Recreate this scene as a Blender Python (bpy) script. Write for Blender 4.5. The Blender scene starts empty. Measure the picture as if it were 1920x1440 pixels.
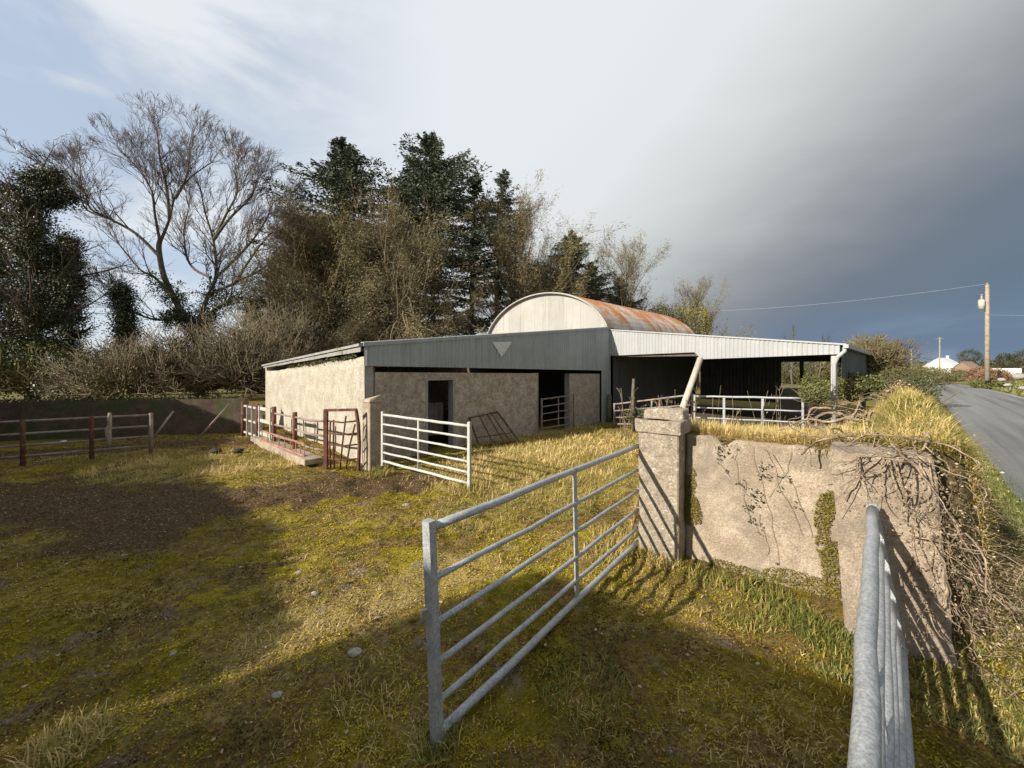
import bpy, math, random
import numpy as np
from mathutils import Vector

scene = bpy.context.scene
COL = scene.collection
R = math.radians
random.seed(7)
RNG = np.random.default_rng(11)

# ------------------------------------------------------------------ metres
F, CX, HY, H = 720.0, 960.0, 690.0, 2.0     # survey constants of the site plan: focal, centre, horizon, eye height
def P(px, py, d):
    return ((px - CX) / F * d, d, H - (py - HY) / F * d)
def G(px, py):                                # point of the flat yard
    d = H * F / (py - HY)
    return ((px - CX) / F * d, d)
def XY(px, d):
    return ((px - CX) / F * d, d)
def along(px, o, a):                          # distance along a plan line
    k = (px - CX) / F
    return (k * o[1] - o[0]) / (a[0] - k * a[1])

# ------------------------------------------------------------------ noise
def _hash(ix, iy, seed):
    n = (ix.astype(np.int64) * 374761393 + iy.astype(np.int64) * 668265263 + seed * 974711) & 0x7fffffff
    n = ((n ^ (n >> 13)) * 1274126177) & 0x7fffffff
    n = (n ^ (n >> 16)) & 0x7fffffff
    return (n % 100003) / 100003.0
def vnoise(x, y, seed=0):
    x = np.asarray(x, float); y = np.asarray(y, float)
    ix = np.floor(x); iy = np.floor(y); fx = x - ix; fy = y - iy
    fx = fx * fx * (3 - 2 * fx); fy = fy * fy * (3 - 2 * fy)
    a = _hash(ix, iy, seed); b = _hash(ix + 1, iy, seed)
    c = _hash(ix, iy + 1, seed); d = _hash(ix + 1, iy + 1, seed)
    return (a * (1 - fx) + b * fx) * (1 - fy) + (c * (1 - fx) + d * fx) * fy
def fbm(x, y, seed=0, octv=4):
    s = 0; amp = 0.5
    for o in range(octv):
        s = s + amp * vnoise(x, y, seed + o * 17); x = x * 2.03 + 3.1; y = y * 2.03 + 1.7; amp *= 0.5
    return s / (1 - 0.5 ** octv)
def sstep(a, b, x):
    t = np.clip((np.asarray(x, float) - a) / (b - a), 0, 1)
    return t * t * (3 - 2 * t)

# ------------------------------------------------------------------ materials
class NT:
    def __init__(s, mat):
        s.t = mat.node_tree; s.n = s.t.nodes; s.l = s.t.links
    def new(s, typ, **kw):
        n = s.n.new(typ)
        for k, v in kw.items(): setattr(n, k, v)
        return n
    def link(s, a, b): s.l.new(a, b)
    def noise(s, vec, scale, detail=6, rough=0.6, dist=0.0):
        n = s.new('ShaderNodeTexNoise'); n.inputs['Scale'].default_value = scale
        n.inputs['Detail'].default_value = detail; n.inputs['Roughness'].default_value = rough
        n.inputs['Distortion'].default_value = dist
        if vec is not None: s.link(vec, n.inputs['Vector'])
        return n.outputs['Fac']
    def ramp(s, fac, stops):
        n = s.new('ShaderNodeValToRGB'); e = n.color_ramp.elements
        while len(e) < len(stops): e.new(0.5)
        for i, (p, c) in enumerate(stops):
            e[i].position = p; e[i].color = (*c, 1) if len(c) == 3 else c
        s.link(fac, n.inputs['Fac']); return n.outputs['Color']
    def mix(s, fac, a, b, mode='MIX'):
        n = s.new('ShaderNodeMix', data_type='RGBA', blend_type=mode)
        for sock, val in ((n.inputs[0], fac), (n.inputs[6], a), (n.inputs[7], b)):
            if hasattr(val, 'is_linked') or isinstance(val, bpy.types.NodeSocket): s.link(val, sock)
            elif isinstance(val, (int, float)): sock.default_value = val
            else: sock.default_value = (*val, 1)
        return n.outputs[2]
    def math(s, op, a, b=0.0, c=None):
        n = s.new('ShaderNodeMath', operation=op)
        for i, val in enumerate((a, b, c)):
            if val is None: continue
            if isinstance(val, bpy.types.NodeSocket): s.link(val, n.inputs[i])
            else: n.inputs[i].default_value = val
        return n.outputs[0]
    def step(s, v, lo, hi):
        n = s.new('ShaderNodeMapRange', interpolation_type='SMOOTHSTEP')
        s.link(v, n.inputs['Value']); n.inputs['From Min'].default_value = lo; n.inputs['From Max'].default_value = hi
        return n.outputs['Result']
    def attr(s, name):
        return s.new('ShaderNodeAttribute', attribute_name=name).outputs['Fac']
    def pos(s):
        return s.new('ShaderNodeNewGeometry').outputs['Position']
    def stretch(s, vec, sc):
        m = s.new('ShaderNodeMapping'); m.inputs['Scale'].default_value = sc
        s.link(vec, m.inputs['Vector']); return m.outputs['Vector']
    def bump(s, h, strength, dist=0.02):
        b = s.new('ShaderNodeBump'); b.inputs['Strength'].default_value = strength; b.inputs['Distance'].default_value = dist
        s.link(h, b.inputs['Height']); return b.outputs['Normal']
def new_mat(name, rough=0.9, metal=0.0, spec=0.3):
    m = bpy.data.materials.new(name); m.use_nodes = True
    t = NT(m); b = t.n['Principled BSDF']
    b.inputs['Roughness'].default_value = rough; b.inputs['Metallic'].default_value = metal
    b.inputs['Specular IOR Level'].default_value = spec
    return m, t, b

def leaf_mat(name, stops, rough=0.75, spec=0.25, trans=0.0):
    m, t, b = new_mat(name, rough, 0, spec)
    c = t.ramp(t.attr('v'), stops)
    t.link(c, b.inputs['Base Color'])
    if trans:
        tr = t.new('ShaderNodeBsdfTranslucent'); t.link(c, tr.inputs['Color'])
        mx = t.new('ShaderNodeMixShader'); mx.inputs[0].default_value = trans
        t.link(b.outputs[0], mx.inputs[1]); t.link(tr.outputs[0], mx.inputs[2])
        t.link(mx.outputs[0], t.n['Material Output'].inputs['Surface'])
    return m
def rough_mat(name, c1, c2, scale=3.0, fine=40.0, rough=0.9, bump=0.4, stain=None, stain_scale=1.2, stain_lo=0.55, stain_hi=0.7, metal=0.0, vert=False, spec=0.3, spots=None):
    m, t, b = new_mat(name, rough, metal, spec)
    p = t.pos()
    n1 = t.noise(p, scale, 8, 0.65, 0.3)
    n2 = t.noise(p, fine, 6, 0.7)
    c = t.mix(t.step(n1, 0.35, 0.65), c1, c2)
    c = t.mix(t.step(n2, 0.36, 0.62), t.mix(1.0, c, (0.6, 0.585, 0.56), 'MULTIPLY'), c)
    if stain is not None:
        v = t.stretch(p, (1, 1, 0.15)) if vert else p
        n3 = t.noise(v, stain_scale, 8, 0.7, 0.5)
        c = t.mix(t.step(n3, stain_lo, stain_hi), c, stain)
    if spots is not None:
        n4 = t.noise(p, 20.0, 7, 0.75, 0.8)
        c = t.mix(t.step(n4, 0.56, 0.64), c, spots)
    t.link(c, b.inputs['Base Color'])
    h = t.math('ADD', t.math('MULTIPLY', n1, 0.6), t.math('MULTIPLY', n2, 0.6))
    t.link(t.bump(h, bump), b.inputs['Normal'])
    return m

M = {}
M['galv'] = rough_mat('galvanised_steel', (0.37, 0.39, 0.405), (0.47, 0.49, 0.50), 16, 90, 0.5, 0.15, stain=(0.27, 0.235, 0.18), stain_scale=4, stain_lo=0.58, stain_hi=0.72, metal=0.2, spec=0.5)
M['galv_pale'] = rough_mat('weathered_galvanised_steel', (0.50, 0.50, 0.46), (0.60, 0.59, 0.54), 6, 50, 0.6, 0.12, stain=(0.45, 0.42, 0.33), stain_scale=4, metal=0.1, spec=0.4)
M['rust'] = rough_mat('rusty_steel', (0.10, 0.045, 0.03), (0.20, 0.085, 0.05), 9, 70, 0.9, 0.3, stain=(0.20, 0.16, 0.13), stain_scale=5)
M['rust_grey'] = rough_mat('rust_stained_steel', (0.36, 0.30, 0.265), (0.24, 0.175, 0.14), 5, 60, 0.8, 0.25, stain=(0.16, 0.07, 0.04), stain_scale=4)
M['red_oxide'] = rough_mat('faded_red_oxide_paint', (0.36, 0.17, 0.12), (0.45, 0.27, 0.2), 5, 50, 0.85, 0.25, stain=(0.2, 0.1, 0.07), stain_scale=4)
M['concrete'] = rough_mat('weathered_concrete', (0.35, 0.28, 0.205), (0.52, 0.43, 0.325), 3.6, 75, 0.95, 1.0, stain=(0.22, 0.185, 0.145), stain_scale=2.4, stain_lo=0.45, stain_hi=0.66, vert=False, spots=(0.23, 0.19, 0.145))
M['concrete_pale'] = rough_mat('lichened_concrete', (0.40, 0.345, 0.26), (0.30, 0.25, 0.19), 5, 45, 0.95, 0.9, stain=(0.17, 0.15, 0.11), stain_scale=4, stain_lo=0.55, stain_hi=0.66, spots=(0.55, 0.52, 0.44))
M['concrete_slab'] = rough_mat('bleached_concrete', (0.56, 0.53, 0.49), (0.46, 0.43, 0.37), 4, 50, 0.95, 0.5, stain=(0.3, 0.28, 0.18), stain_scale=4)
M['render_cream'] = rough_mat('limewashed_render', (0.50, 0.465, 0.385), (0.39, 0.355, 0.28), 2.2, 30, 0.95, 0.8, stain=(0.34, 0.285, 0.20), stain_scale=2.0, stain_lo=0.56, stain_hi=0.75, vert=True, spots=(0.62, 0.58, 0.49))
M['wall_grey'] = rough_mat('stained_cattle_wall', (0.52, 0.455, 0.375), (0.37, 0.31, 0.24), 5.0, 16, 0.95, 0.9, stain=(0.40, 0.235, 0.165), stain_scale=2.6, stain_lo=0.58, stain_hi=0.78, spots=(0.42, 0.38, 0.33))
M['frame_pale'] = rough_mat('pale_plaster_reveal', (0.42, 0.40, 0.38), (0.34, 0.32, 0.29), 3, 40, 0.95, 0.3)
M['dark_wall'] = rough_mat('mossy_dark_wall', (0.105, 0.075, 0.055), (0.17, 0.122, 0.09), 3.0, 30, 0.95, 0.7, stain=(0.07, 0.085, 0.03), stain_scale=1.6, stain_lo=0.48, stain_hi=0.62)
M['fibre'] = rough_mat('fibre_cement_sheet', (0.36, 0.36, 0.34), (0.28, 0.28, 0.26), 3, 40, 0.95, 0.4, stain=(0.16, 0.17, 0.08), stain_scale=2.6, stain_lo=0.55, stain_hi=0.66)
M['wood'] = rough_mat('weathered_timber', (0.42, 0.36, 0.27), (0.30, 0.25, 0.18), 8, 60, 0.9, 0.4)
M['wood_dark'] = rough_mat('dark_old_timber', (0.12, 0.10, 0.08), (0.20, 0.17, 0.13), 6, 50, 0.95, 0.4)
M['pale_beam'] = rough_mat('bleached_beam', (0.62, 0.55, 0.45), (0.52, 0.45, 0.35), 6, 50, 0.9, 0.25, stain=(0.35, 0.25, 0.17), stain_scale=3)
M['white_wall'] = rough_mat('white_render', (0.82, 0.81, 0.78), (0.74, 0.72, 0.68), 0.5, 10, 0.9, 0.1)
M['slate'] = rough_mat('dark_roof_slate', (0.10, 0.10, 0.11), (0.15, 0.15, 0.16), 0.6, 10, 0.8, 0.2)
M['brown_ruin'] = rough_mat('brown_stone', (0.34, 0.22, 0.17), (0.26, 0.19, 0.14), 0.5, 6, 0.95, 0.3)
M['dark_glass'] = rough_mat('dark_window_glass', (0.03, 0.035, 0.04), (0.05, 0.055, 0.06), 2, 20, 0.15, 0.0, spec=0.5)
M['rubber'] = rough_mat('black_rubber', (0.03, 0.03, 0.03), (0.045, 0.045, 0.045), 5, 40, 0.8, 0.2)
M['stone'] = rough_mat('pale_fieldstone', (0.42, 0.39, 0.35), (0.32, 0.29, 0.26), 4, 40, 0.95, 0.5, stain=(0.2, 0.18, 0.13), stain_scale=5)
M['white_plastic'] = rough_mat('white_scrap', (0.75, 0.74, 0.72), (0.66, 0.65, 0.62), 4, 30, 0.7, 0.2)

def sheet_mat(name, c1, c2, streak, sheets=None, rust=None, rust_lo=0.5, rust_hi=0.62, rough=0.6, metal=0.15, band=None, band_axis=None):
    m, t, b = new_mat(name, rough, metal, 0.4)
    p = t.pos()
    n1 = t.noise(p, 1.3, 7, 0.65, 0.3)
    st = t.noise(t.stretch(p, (7, 7, 0.25)), 1.6, 6, 0.7)
    n2 = t.noise(p, 45, 5, 0.7)
    c = t.mix(t.step(n1, 0.35, 0.7), c1, c2)
    c = t.mix(t.step(st, 0.5, 0.72), c, streak)
    if sheets is not None:          # single sheets weather a little differently and lap over each other
        ds = t.new('ShaderNodeVectorMath', operation='DOT_PRODUCT'); t.link(p, ds.inputs[0]); ds.inputs[1].default_value = sheets
        q_ = t.math('MULTIPLY', ds.outputs['Value'], 1 / 0.84); wn = t.new('ShaderNodeTexWhiteNoise', noise_dimensions='1D'); t.link(t.math('FLOOR', q_), wn.inputs['W'])
        c = t.mix(t.math('MULTIPLY', wn.outputs['Value'], 0.5), c, t.mix(1.0, c, (0.74, 0.74, 0.73), 'MULTIPLY'))
        c = t.mix(t.math('MULTIPLY', t.step(t.math('FRACT', q_), 0.035, 0.02), 0.55), c, streak)
    if rust is not None:
        v = p
        if band_axis is not None:
            # sheets laid side by side along the barn: rust comes on sheet by sheet
            dt = t.new('ShaderNodeVectorMath', operation='DOT_PRODUCT'); t.link(p, dt.inputs[0]); dt.inputs[1].default_value = band_axis
            cell = t.math('FLOOR', t.math('MULTIPLY', dt.outputs['Value'], 1 / band))
            wn = t.new('ShaderNodeTexWhiteNoise', noise_dimensions='1D'); t.link(cell, wn.inputs['W'])
            r = t.math('ADD', t.math('MULTIPLY', wn.outputs['Value'], 0.24), t.math('MULTIPLY', t.noise(p, 1.3, 7, 0.7, 0.4), 0.85))
            sz_ = t.new('ShaderNodeSeparateXYZ'); t.link(p, sz_.inputs[0]); r = t.math('ADD', r, t.math('MULTIPLY', t.math('SUBTRACT', sz_.outputs['Z'], 4.45), 0.14))
        else:
            r = t.noise(v, 1.5, 8, 0.7, 0.6)
        rc = t.mix(t.step(t.noise(p, 6, 6, 0.7), 0.35, 0.65), rust, tuple(x * 0.62 for x in rust))
        c = t.mix(t.step(r, rust_lo, rust_hi), c, rc)
    c = t.mix(t.step(n2, 0.3, 0.7), t.mix(1.0, c, (0.85, 0.85, 0.85), 'MULTIPLY'), c)
    t.link(c, b.inputs['Base Color'])
    return m
M['sheet_grey'] = sheet_mat('grey_corrugated_sheet', (0.41, 0.44, 0.435), (0.34, 0.365, 0.36), (0.27, 0.285, 0.28), sheets=(0.72, 0.694, 0), rough=0.55)
M['sheet_white'] = sheet_mat('white_corrugated_sheet', (0.42, 0.43, 0.435), (0.38, 0.39, 0.39), (0.32, 0.31, 0.29), sheets=(0.694, -0.72, 0), rough=0.6, metal=0.0)
M['sheet_cream'] = sheet_mat('cream_corrugated_sheet', (0.41, 0.40, 0.37), (0.365, 0.355, 0.32), (0.28, 0.255, 0.21), sheets=(0.694, -0.72, 0), rough=0.6, metal=0.0)
M['sheet_rust'] = sheet_mat('rusting_roof_sheet', (0.46, 0.43, 0.38), (0.40, 0.36, 0.30), (0.36, 0.27, 0.19), rust=(0.50, 0.21, 0.08), rust_lo=0.37, rust_hi=0.58, rough=0.8, metal=0.0, band=0.38, band_axis=(0.72, 0.694, 0))
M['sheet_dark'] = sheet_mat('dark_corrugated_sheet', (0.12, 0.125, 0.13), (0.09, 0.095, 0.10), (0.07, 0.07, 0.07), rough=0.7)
M['triangle'] = rough_mat('white_triangle_sunlight', (0.80, 0.81, 0.80), (0.74, 0.75, 0.74), 3, 40, 0.6, 0.05)

# foliage and bark
M['bark'] = rough_mat('tree_bark', (0.12, 0.10, 0.072), (0.18, 0.155, 0.115), 3, 30, 0.95, 0.6, stain=(0.09, 0.10, 0.035), stain_scale=1.2, stain_lo=0.5, stain_hi=0.65)
M['twig'] = rough_mat('grey_brown_twigs', (0.15, 0.12, 0.10), (0.10, 0.08, 0.068), 1.2, 12, 0.95, 0.0)
M['twig_olive'] = rough_mat('lichened_twigs', (0.26, 0.215, 0.115), (0.19, 0.15, 0.08), 0.5, 6, 0.95, 0.0)
M['twig_pale'] = rough_mat('pale_lichened_twigs', (0.30, 0.25, 0.165), (0.20, 0.16, 0.10), 0.6, 6, 0.95, 0.0)
M['conifer'] = leaf_mat('conifer_needles', [(0, (0.04, 0.055, 0.036)), (0.5, (0.08, 0.102, 0.064)), (1, (0.14, 0.16, 0.10))])
M['ivy'] = leaf_mat('dark_ivy_leaves', [(0, (0.025, 0.034, 0.014)), (0.6, (0.06, 0.07, 0.026)), (1, (0.14, 0.135, 0.055))], 0.5, 0.4)
M['budding'] = leaf_mat('olive_buds', [(0, (0.12, 0.095, 0.05)), (0.5, (0.20, 0.17, 0.085)), (1, (0.30, 0.265, 0.14))])
M['hedge'] = leaf_mat('hedge_leaves', [(0, (0.05, 0.055, 0.02)), (0.5, (0.10, 0.10, 0.035)), (1, (0.19, 0.165, 0.065))])
M['shrub_green'] = leaf_mat('green_shrub_leaves', [(0, (0.06, 0.075, 0.02)), (0.5, (0.13, 0.14, 0.045)), (1, (0.25, 0.24, 0.09))])
M['shrub_yellow'] = leaf_mat('yellow_green_leaves', [(0, (0.12, 0.12, 0.03)), (0.5, (0.22, 0.20, 0.05)), (1, (0.32, 0.28, 0.09))])
M['shrub_red'] = leaf_mat('red_brown_twig_tips', [(0, (0.14, 0.095, 0.05)), (0.5, (0.24, 0.125, 0.075)), (1, (0.33, 0.19, 0.115))])
M['far_tree'] = leaf_mat('far_tree_leaves', [(0, (0.03, 0.04, 0.022)), (0.5, (0.06, 0.065, 0.04)), (1, (0.10, 0.09, 0.06))])
M['moss'] = leaf_mat('yellow_moss', [(0, (0.085, 0.07, 0.015)), (0.5, (0.16, 0.13, 0.025)), (1, (0.26, 0.21, 0.04))])
M['grass'] = leaf_mat('mixed_grass', [(0, (0.07, 0.09, 0.018)), (0.3, (0.16, 0.19, 0.04)), (0.5, (0.33, 0.27, 0.065)), (0.72, (0.52, 0.39, 0.14)), (1, (0.72, 0.56, 0.27))], 0.7, 0.25, 0.2)
M['verge_grass'] = leaf_mat('lush_verge_grass', [(0, (0.06, 0.085, 0.02)), (0.45, (0.13, 0.165, 0.04)), (0.75, (0.27, 0.26, 0.085)), (1, (0.42, 0.36, 0.16))], 0.7, 0.25, 0.2)
M['mat'] = leaf_mat('moss_and_thatch', [(0, (0.035, 0.02, 0.006)), (0.22, (0.125, 0.068, 0.016)), (0.40, (0.265, 0.15, 0.03)), (0.50, (0.17, 0.135, 0.010)), (0.6, (0.27, 0.20, 0.014)), (0.8, (0.42, 0.32, 0.022)), (0.88, (0.43, 0.30, 0.095)), (1, (0.60, 0.44, 0.19))], 0.9, 0.04)
M['litter'] = leaf_mat('dead_leaves', [(0, (0.09, 0.055, 0.03)), (0.5, (0.22, 0.14, 0.075)), (1, (0.42, 0.33, 0.22))])
M['vine'] = rough_mat('dry_ivy_stem', (0.46, 0.36, 0.25), (0.20, 0.145, 0.095), 7, 50, 0.95, 0.3)
M['vine_dark'] = rough_mat('dark_vine_stem', (0.14, 0.10, 0.07), (0.20, 0.15, 0.10), 6, 50, 0.95, 0.3)
M['brush'] = leaf_mat('dry_brush', [(0, (0.13, 0.095, 0.055)), (0.5, (0.28, 0.20, 0.115)), (1, (0.46, 0.36, 0.22))])

# ------------------------------------------------------------------ objects
def tag(o, label=None, cat=None, group=None, kind=None):
    if label: o['label'] = label
    if cat: o['category'] = cat
    if group: o['group'] = group
    if kind: o['kind'] = kind
    return o
def empty(name, loc, label=None, cat=None, group=None):
    o = bpy.data.objects.new(name, None); COL.objects.link(o)
    o.location = loc; o.empty_display_size = 0.2
    return tag(o, label, cat, group)
def np_mesh(name, V, quads=None, tris=None, mat=None, parent=None, v=None, smooth=False, attrs=None):
    V = np.asarray(V, np.float32).reshape(-1, 3)
    if parent is not None: V = V - np.array(parent_world(parent), np.float32)
    me = bpy.data.meshes.new(name)
    q = np.zeros((0, 4), np.int32) if quads is None else np.asarray(quads, np.int32).reshape(-1, 4)
    t = np.zeros((0, 3), np.int32) if tris is None else np.asarray(tris, np.int32).reshape(-1, 3)
    me.vertices.add(len(V)); me.vertices.foreach_set('co', V.ravel())
    loops = np.concatenate([q.ravel(), t.ravel()])
    me.loops.add(len(loops)); me.loops.foreach_set('vertex_index', loops)
    ls = np.concatenate([np.arange(len(q)) * 4, len(q) * 4 + np.arange(len(t)) * 3]).astype(np.int32)
    me.polygons.add(len(ls)); me.polygons.foreach_set('loop_start', ls)
    me.polygons.foreach_set('use_smooth', np.full(len(ls), bool(smooth)))
    al = dict(attrs or {})
    if v is not None: al['v'] = v
    for k, arr in al.items():
        a = me.attributes.new(k, 'FLOAT', 'POINT'); a.data.foreach_set('value', np.asarray(arr, np.float32))
    me.update(); me.validate()
    if mat is not None: me.materials.append(mat)
    o = bpy.data.objects.new(name, me); COL.objects.link(o)
    if parent is not None: o.parent = parent
    return o
def parent_world(o):
    w = Vector((0, 0, 0))
    while o is not None:
        w = w + o.location; o = o.parent
    return tuple(w)

class MB:
    """collects shapes; build() links them as one mesh object"""
    def __init__(s): s.V = []; s.Q = []; s.T = []; s.n = 0
    def add(s, V, Q=(), T=()):
        V = np.asarray(V, float).reshape(-1, 3)
        if len(Q): s.Q.append(np.asarray(Q, int).reshape(-1, 4) + s.n)
        if len(T): s.T.append(np.asarray(T, int).reshape(-1, 3) + s.n)
        s.V.append(V); s.n += len(V); return s
    def hexa(s, b4, t4):
        return s.add(list(b4) + list(t4), [(3, 2, 1, 0), (4, 5, 6, 7), (0, 1, 5, 4), (1, 2, 6, 5), (2, 3, 7, 6), (3, 0, 4, 7)])
    def box(s, o, u, v, L, W, z0, z1, bev=0.0):
        """plan box: corner o, axes u (length L) and v (width W)"""
        if bev > 0 and L > 2.5 * bev and W > 2.5 * bev:
            ring = []
            for (a, b) in ((bev, 0), (L - bev, 0), (L, bev), (L, W - bev), (L - bev, W), (bev, W), (0, W - bev), (0, bev)):
                ring.append((o[0] + u[0] * a + v[0] * b, o[1] + u[1] * a + v[1] * b))
            inner = []
            for (a, b) in ((bev, bev), (L - bev, bev), (L - bev, bev), (L - bev, W - bev), (L - bev, W - bev), (bev, W - bev), (bev, W - bev), (bev, bev)):
                inner.append((o[0] + u[0] * a + v[0] * b, o[1] + u[1] * a + v[1] * b))
            V = [(x, y, z0) for x, y in ring] + [(x, y, z1 - bev) for x, y in ring] + [(x, y, z1) for x, y in inner]
            Q = [(i, (i + 1) % 8, 8 + (i + 1) % 8, 8 + i) for i in range(8)]
            Q += [(8 + i, 8 + (i + 1) % 8, 16 + (i + 1) % 8, 16 + i) for i in range(0, 8, 2)]
            T = [(8 + i, 8 + (i + 1) % 8, 16 + i) for i in range(1, 8, 2)]
            Q += [(16, 18, 20, 22)]
            Q += [(6, 4, 2, 0)]
            return s.add(V, Q, T)
        c = [(0, 0), (L, 0), (L, W), (0, W)]
        pts = [(o[0] + u[0] * a + v[0] * b, o[1] + u[1] * a + v[1] * b) for a, b in c]
        return s.hexa([(x, y, z0) for x, y in pts], [(x, y, z1) for x, y in pts])
    def tube(s, path, r, sides=10, cap=True):
        pts = [np.array(p, float) for p in path]
        rr = [r] * len(pts) if np.isscalar(r) else list(r)
        V = []; up = np.array((0.31, 0.17, 0.93)); prev = None
        for i, p in enumerate(pts):
            d = pts[min(i + 1, len(pts) - 1)] - pts[max(i - 1, 0)]
            d = d / (np.linalg.norm(d) + 1e-9)
            if prev is None:
                a = np.cross(d, up)
                if np.linalg.norm(a) < 0.1: a = np.cross(d, (1, 0, 0))
            else:
                a = prev - d * np.dot(prev, d)
            a = a / (np.linalg.norm(a) + 1e-9); prev = a; b = np.cross(d, a)
            for k in range(sides):
                t = 2 * math.pi * k / sides
                V.append(p + rr[i] * (a * math.cos(t) + b * math.sin(t)))
        Q = []; n = len(pts)
        for i in range(n - 1):
            for k in range(sides):
                k2 = (k + 1) % sides
                Q.append((i * sides + k, i * sides + k2, (i + 1) * sides + k2, (i + 1) * sides + k))
        T = []
        if cap:
            V.append(pts[0]); V.append(pts[-1]); c0, c1 = n * sides, n * sides + 1
            for k in range(sides):
                k2 = (k + 1) % sides
                T.append((c0, k2, k)); T.append((c1, (n - 1) * sides + k, (n - 1) * sides + k2))
        return s.add(V, Q, T)
    def bar(s, p0, p1, w, h, side=None):
        """rectangular bar between two points"""
        p0 = np.array(p0, float); p1 = np.array(p1, float); d = p1 - p0; d /= np.linalg.norm(d)
        a = np.cross(d, (0, 0, 1)) if side is None else np.array(side, float)
        if np.linalg.norm(a) < 0.05: a = np.array((1.0, 0, 0))
        a = a - d * np.dot(a, d); a /= np.linalg.norm(a); b = np.cross(d, a)
        c = [(-w / 2, -h / 2), (w / 2, -h / 2), (w / 2, h / 2), (-w / 2, h / 2)]
        return s.hexa([p0 + a * x + b * y for x, y in c], [p1 + a * x + b * y for x, y in c])
    def build(s, name, mat, parent=None, smooth=False):
        V = np.concatenate(s.V)
        Q = np.concatenate(s.Q) if s.Q else None
        T = np.concatenate(s.T) if s.T else None
        return np_mesh(name, V, Q, T, mat, parent, smooth=smooth)
def part(name, mat, parent, fn, smooth=False):
    m = MB(); fn(m); return m.build(name, mat, parent, smooth)

# many thin segments at once ---------------------------------------------------
def seg_mesh(S, sides):
    S = np.asarray(S, float)                      # p0(3) p1(3) r0 r1
    p0, p1, r0, r1 = S[:, 0:3], S[:, 3:6], S[:, 6], S[:, 7]
    d = p1 - p0; L = np.linalg.norm(d, axis=1, keepdims=True) + 1e-9; d = d / L
    ref = np.where(np.abs(d[:, 2:3]) > 0.9, np.array([[1.0, 0, 0]]), np.array([[0, 0, 1.0]]))
    a = np.cross(d, ref); a /= np.linalg.norm(a, axis=1, keepdims=True); b = np.cross(d, a)
    N = len(S); V = np.zeros((N, 2 * sides, 3))
    p1 = p1 + d * r1[:, None] * 0.5
    for k in range(sides):
        t = 2 * math.pi * k / sides; e = a * math.cos(t) + b * math.sin(t)
        V[:, k] = p0 + e * r0[:, None]; V[:, sides + k] = p1 + e * r1[:, None]
    base = (np.arange(N) * 2 * sides)[:, None]
    Q = np.concatenate([base + np.array([[k, (k + 1) % sides, sides + (k + 1) % sides, sides + k]]) for k in range(sides)], 0)
    return V.reshape(-1, 3), Q
def build_segs(name, S, mat, parent=None, split=0.03):
    S = np.asarray(S, float); V = []; Q = []; n = 0
    big = S[:, 6] > split
    for sel, sides in ((big, 7), (~big, 3)):
        if sel.any():
            v, q = seg_mesh(S[sel], sides); V.append(v); Q.append(q + n); n += len(v)
    return np_mesh(name, np.concatenate(V), np.concatenate(Q), None, mat, parent, smooth=True)
def leaf_quads(C, size, v, droop=0.0, axis=None, aspect=0.6):
    """leaf-sized faces at points C"""
    N = len(C); size = np.broadcast_to(size, (N,))
    u = RNG.normal(size=(N, 3)) if axis is None else axis + RNG.normal(size=(N, 3)) * 0.45
    u[:, 2] -= droop
    u /= np.linalg.norm(u, axis=1, keepdims=True)
    w = np.cross(u, RNG.normal(size=(N, 3))); w /= np.linalg.norm(w, axis=1, keepdims=True) + 1e-9
    su = u * size[:, None]; sw = w * (size * aspect * 0.5)[:, None]
    V = np.stack([C - su * 0.5, C + sw, C + su * 0.5, C - sw], 1).reshape(-1, 3)
    Q = np.arange(N * 4).reshape(-1, 4)
    return V, Q, np.repeat(v, 4)
def leaves(name, C, size, v, mat, parent=None, droop=0.0, axis=None, aspect=0.6):
    V, Q, vv = leaf_quads(np.asarray(C, float), size, np.asarray(v, float), droop, axis, aspect)
    return np_mesh(name, V, Q, None, mat, parent, v=vv)
# ================================================================== CAMERA, SKY, SUN
cd = bpy.data.cameras.new('camera'); cam = bpy.data.objects.new('camera', cd); COL.objects.link(cam)
cam.location = (0, 0, H); cam.rotation_euler = (R(90), 0, 0)
cd.sensor_width = 36; cd.lens = 36 * F / 1920; cd.shift_y = -(720 - HY) / 1920
cd.clip_start = 0.05; cd.clip_end = 6000
scene.camera = cam
SUN_H = (0.84, 0.54); SUN_EL = R(26)
ln = math.hypot(*SUN_H); SUN_H = (SUN_H[0] / ln, SUN_H[1] / ln)
sd = bpy.data.lights.new('sun', 'SUN'); sun = bpy.data.objects.new('sun', sd); COL.objects.link(sun)
sd.energy = 5.0; sd.angle = R(0.55); sd.color = (1.0, 0.92, 0.80)
sun.rotation_euler = Vector((SUN_H[0] * math.cos(SUN_EL), SUN_H[1] * math.cos(SUN_EL), -math.sin(SUN_EL))).to_track_quat('-Z', 'Y').to_euler()
sun.location = (-20, -14, 20)

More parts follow.
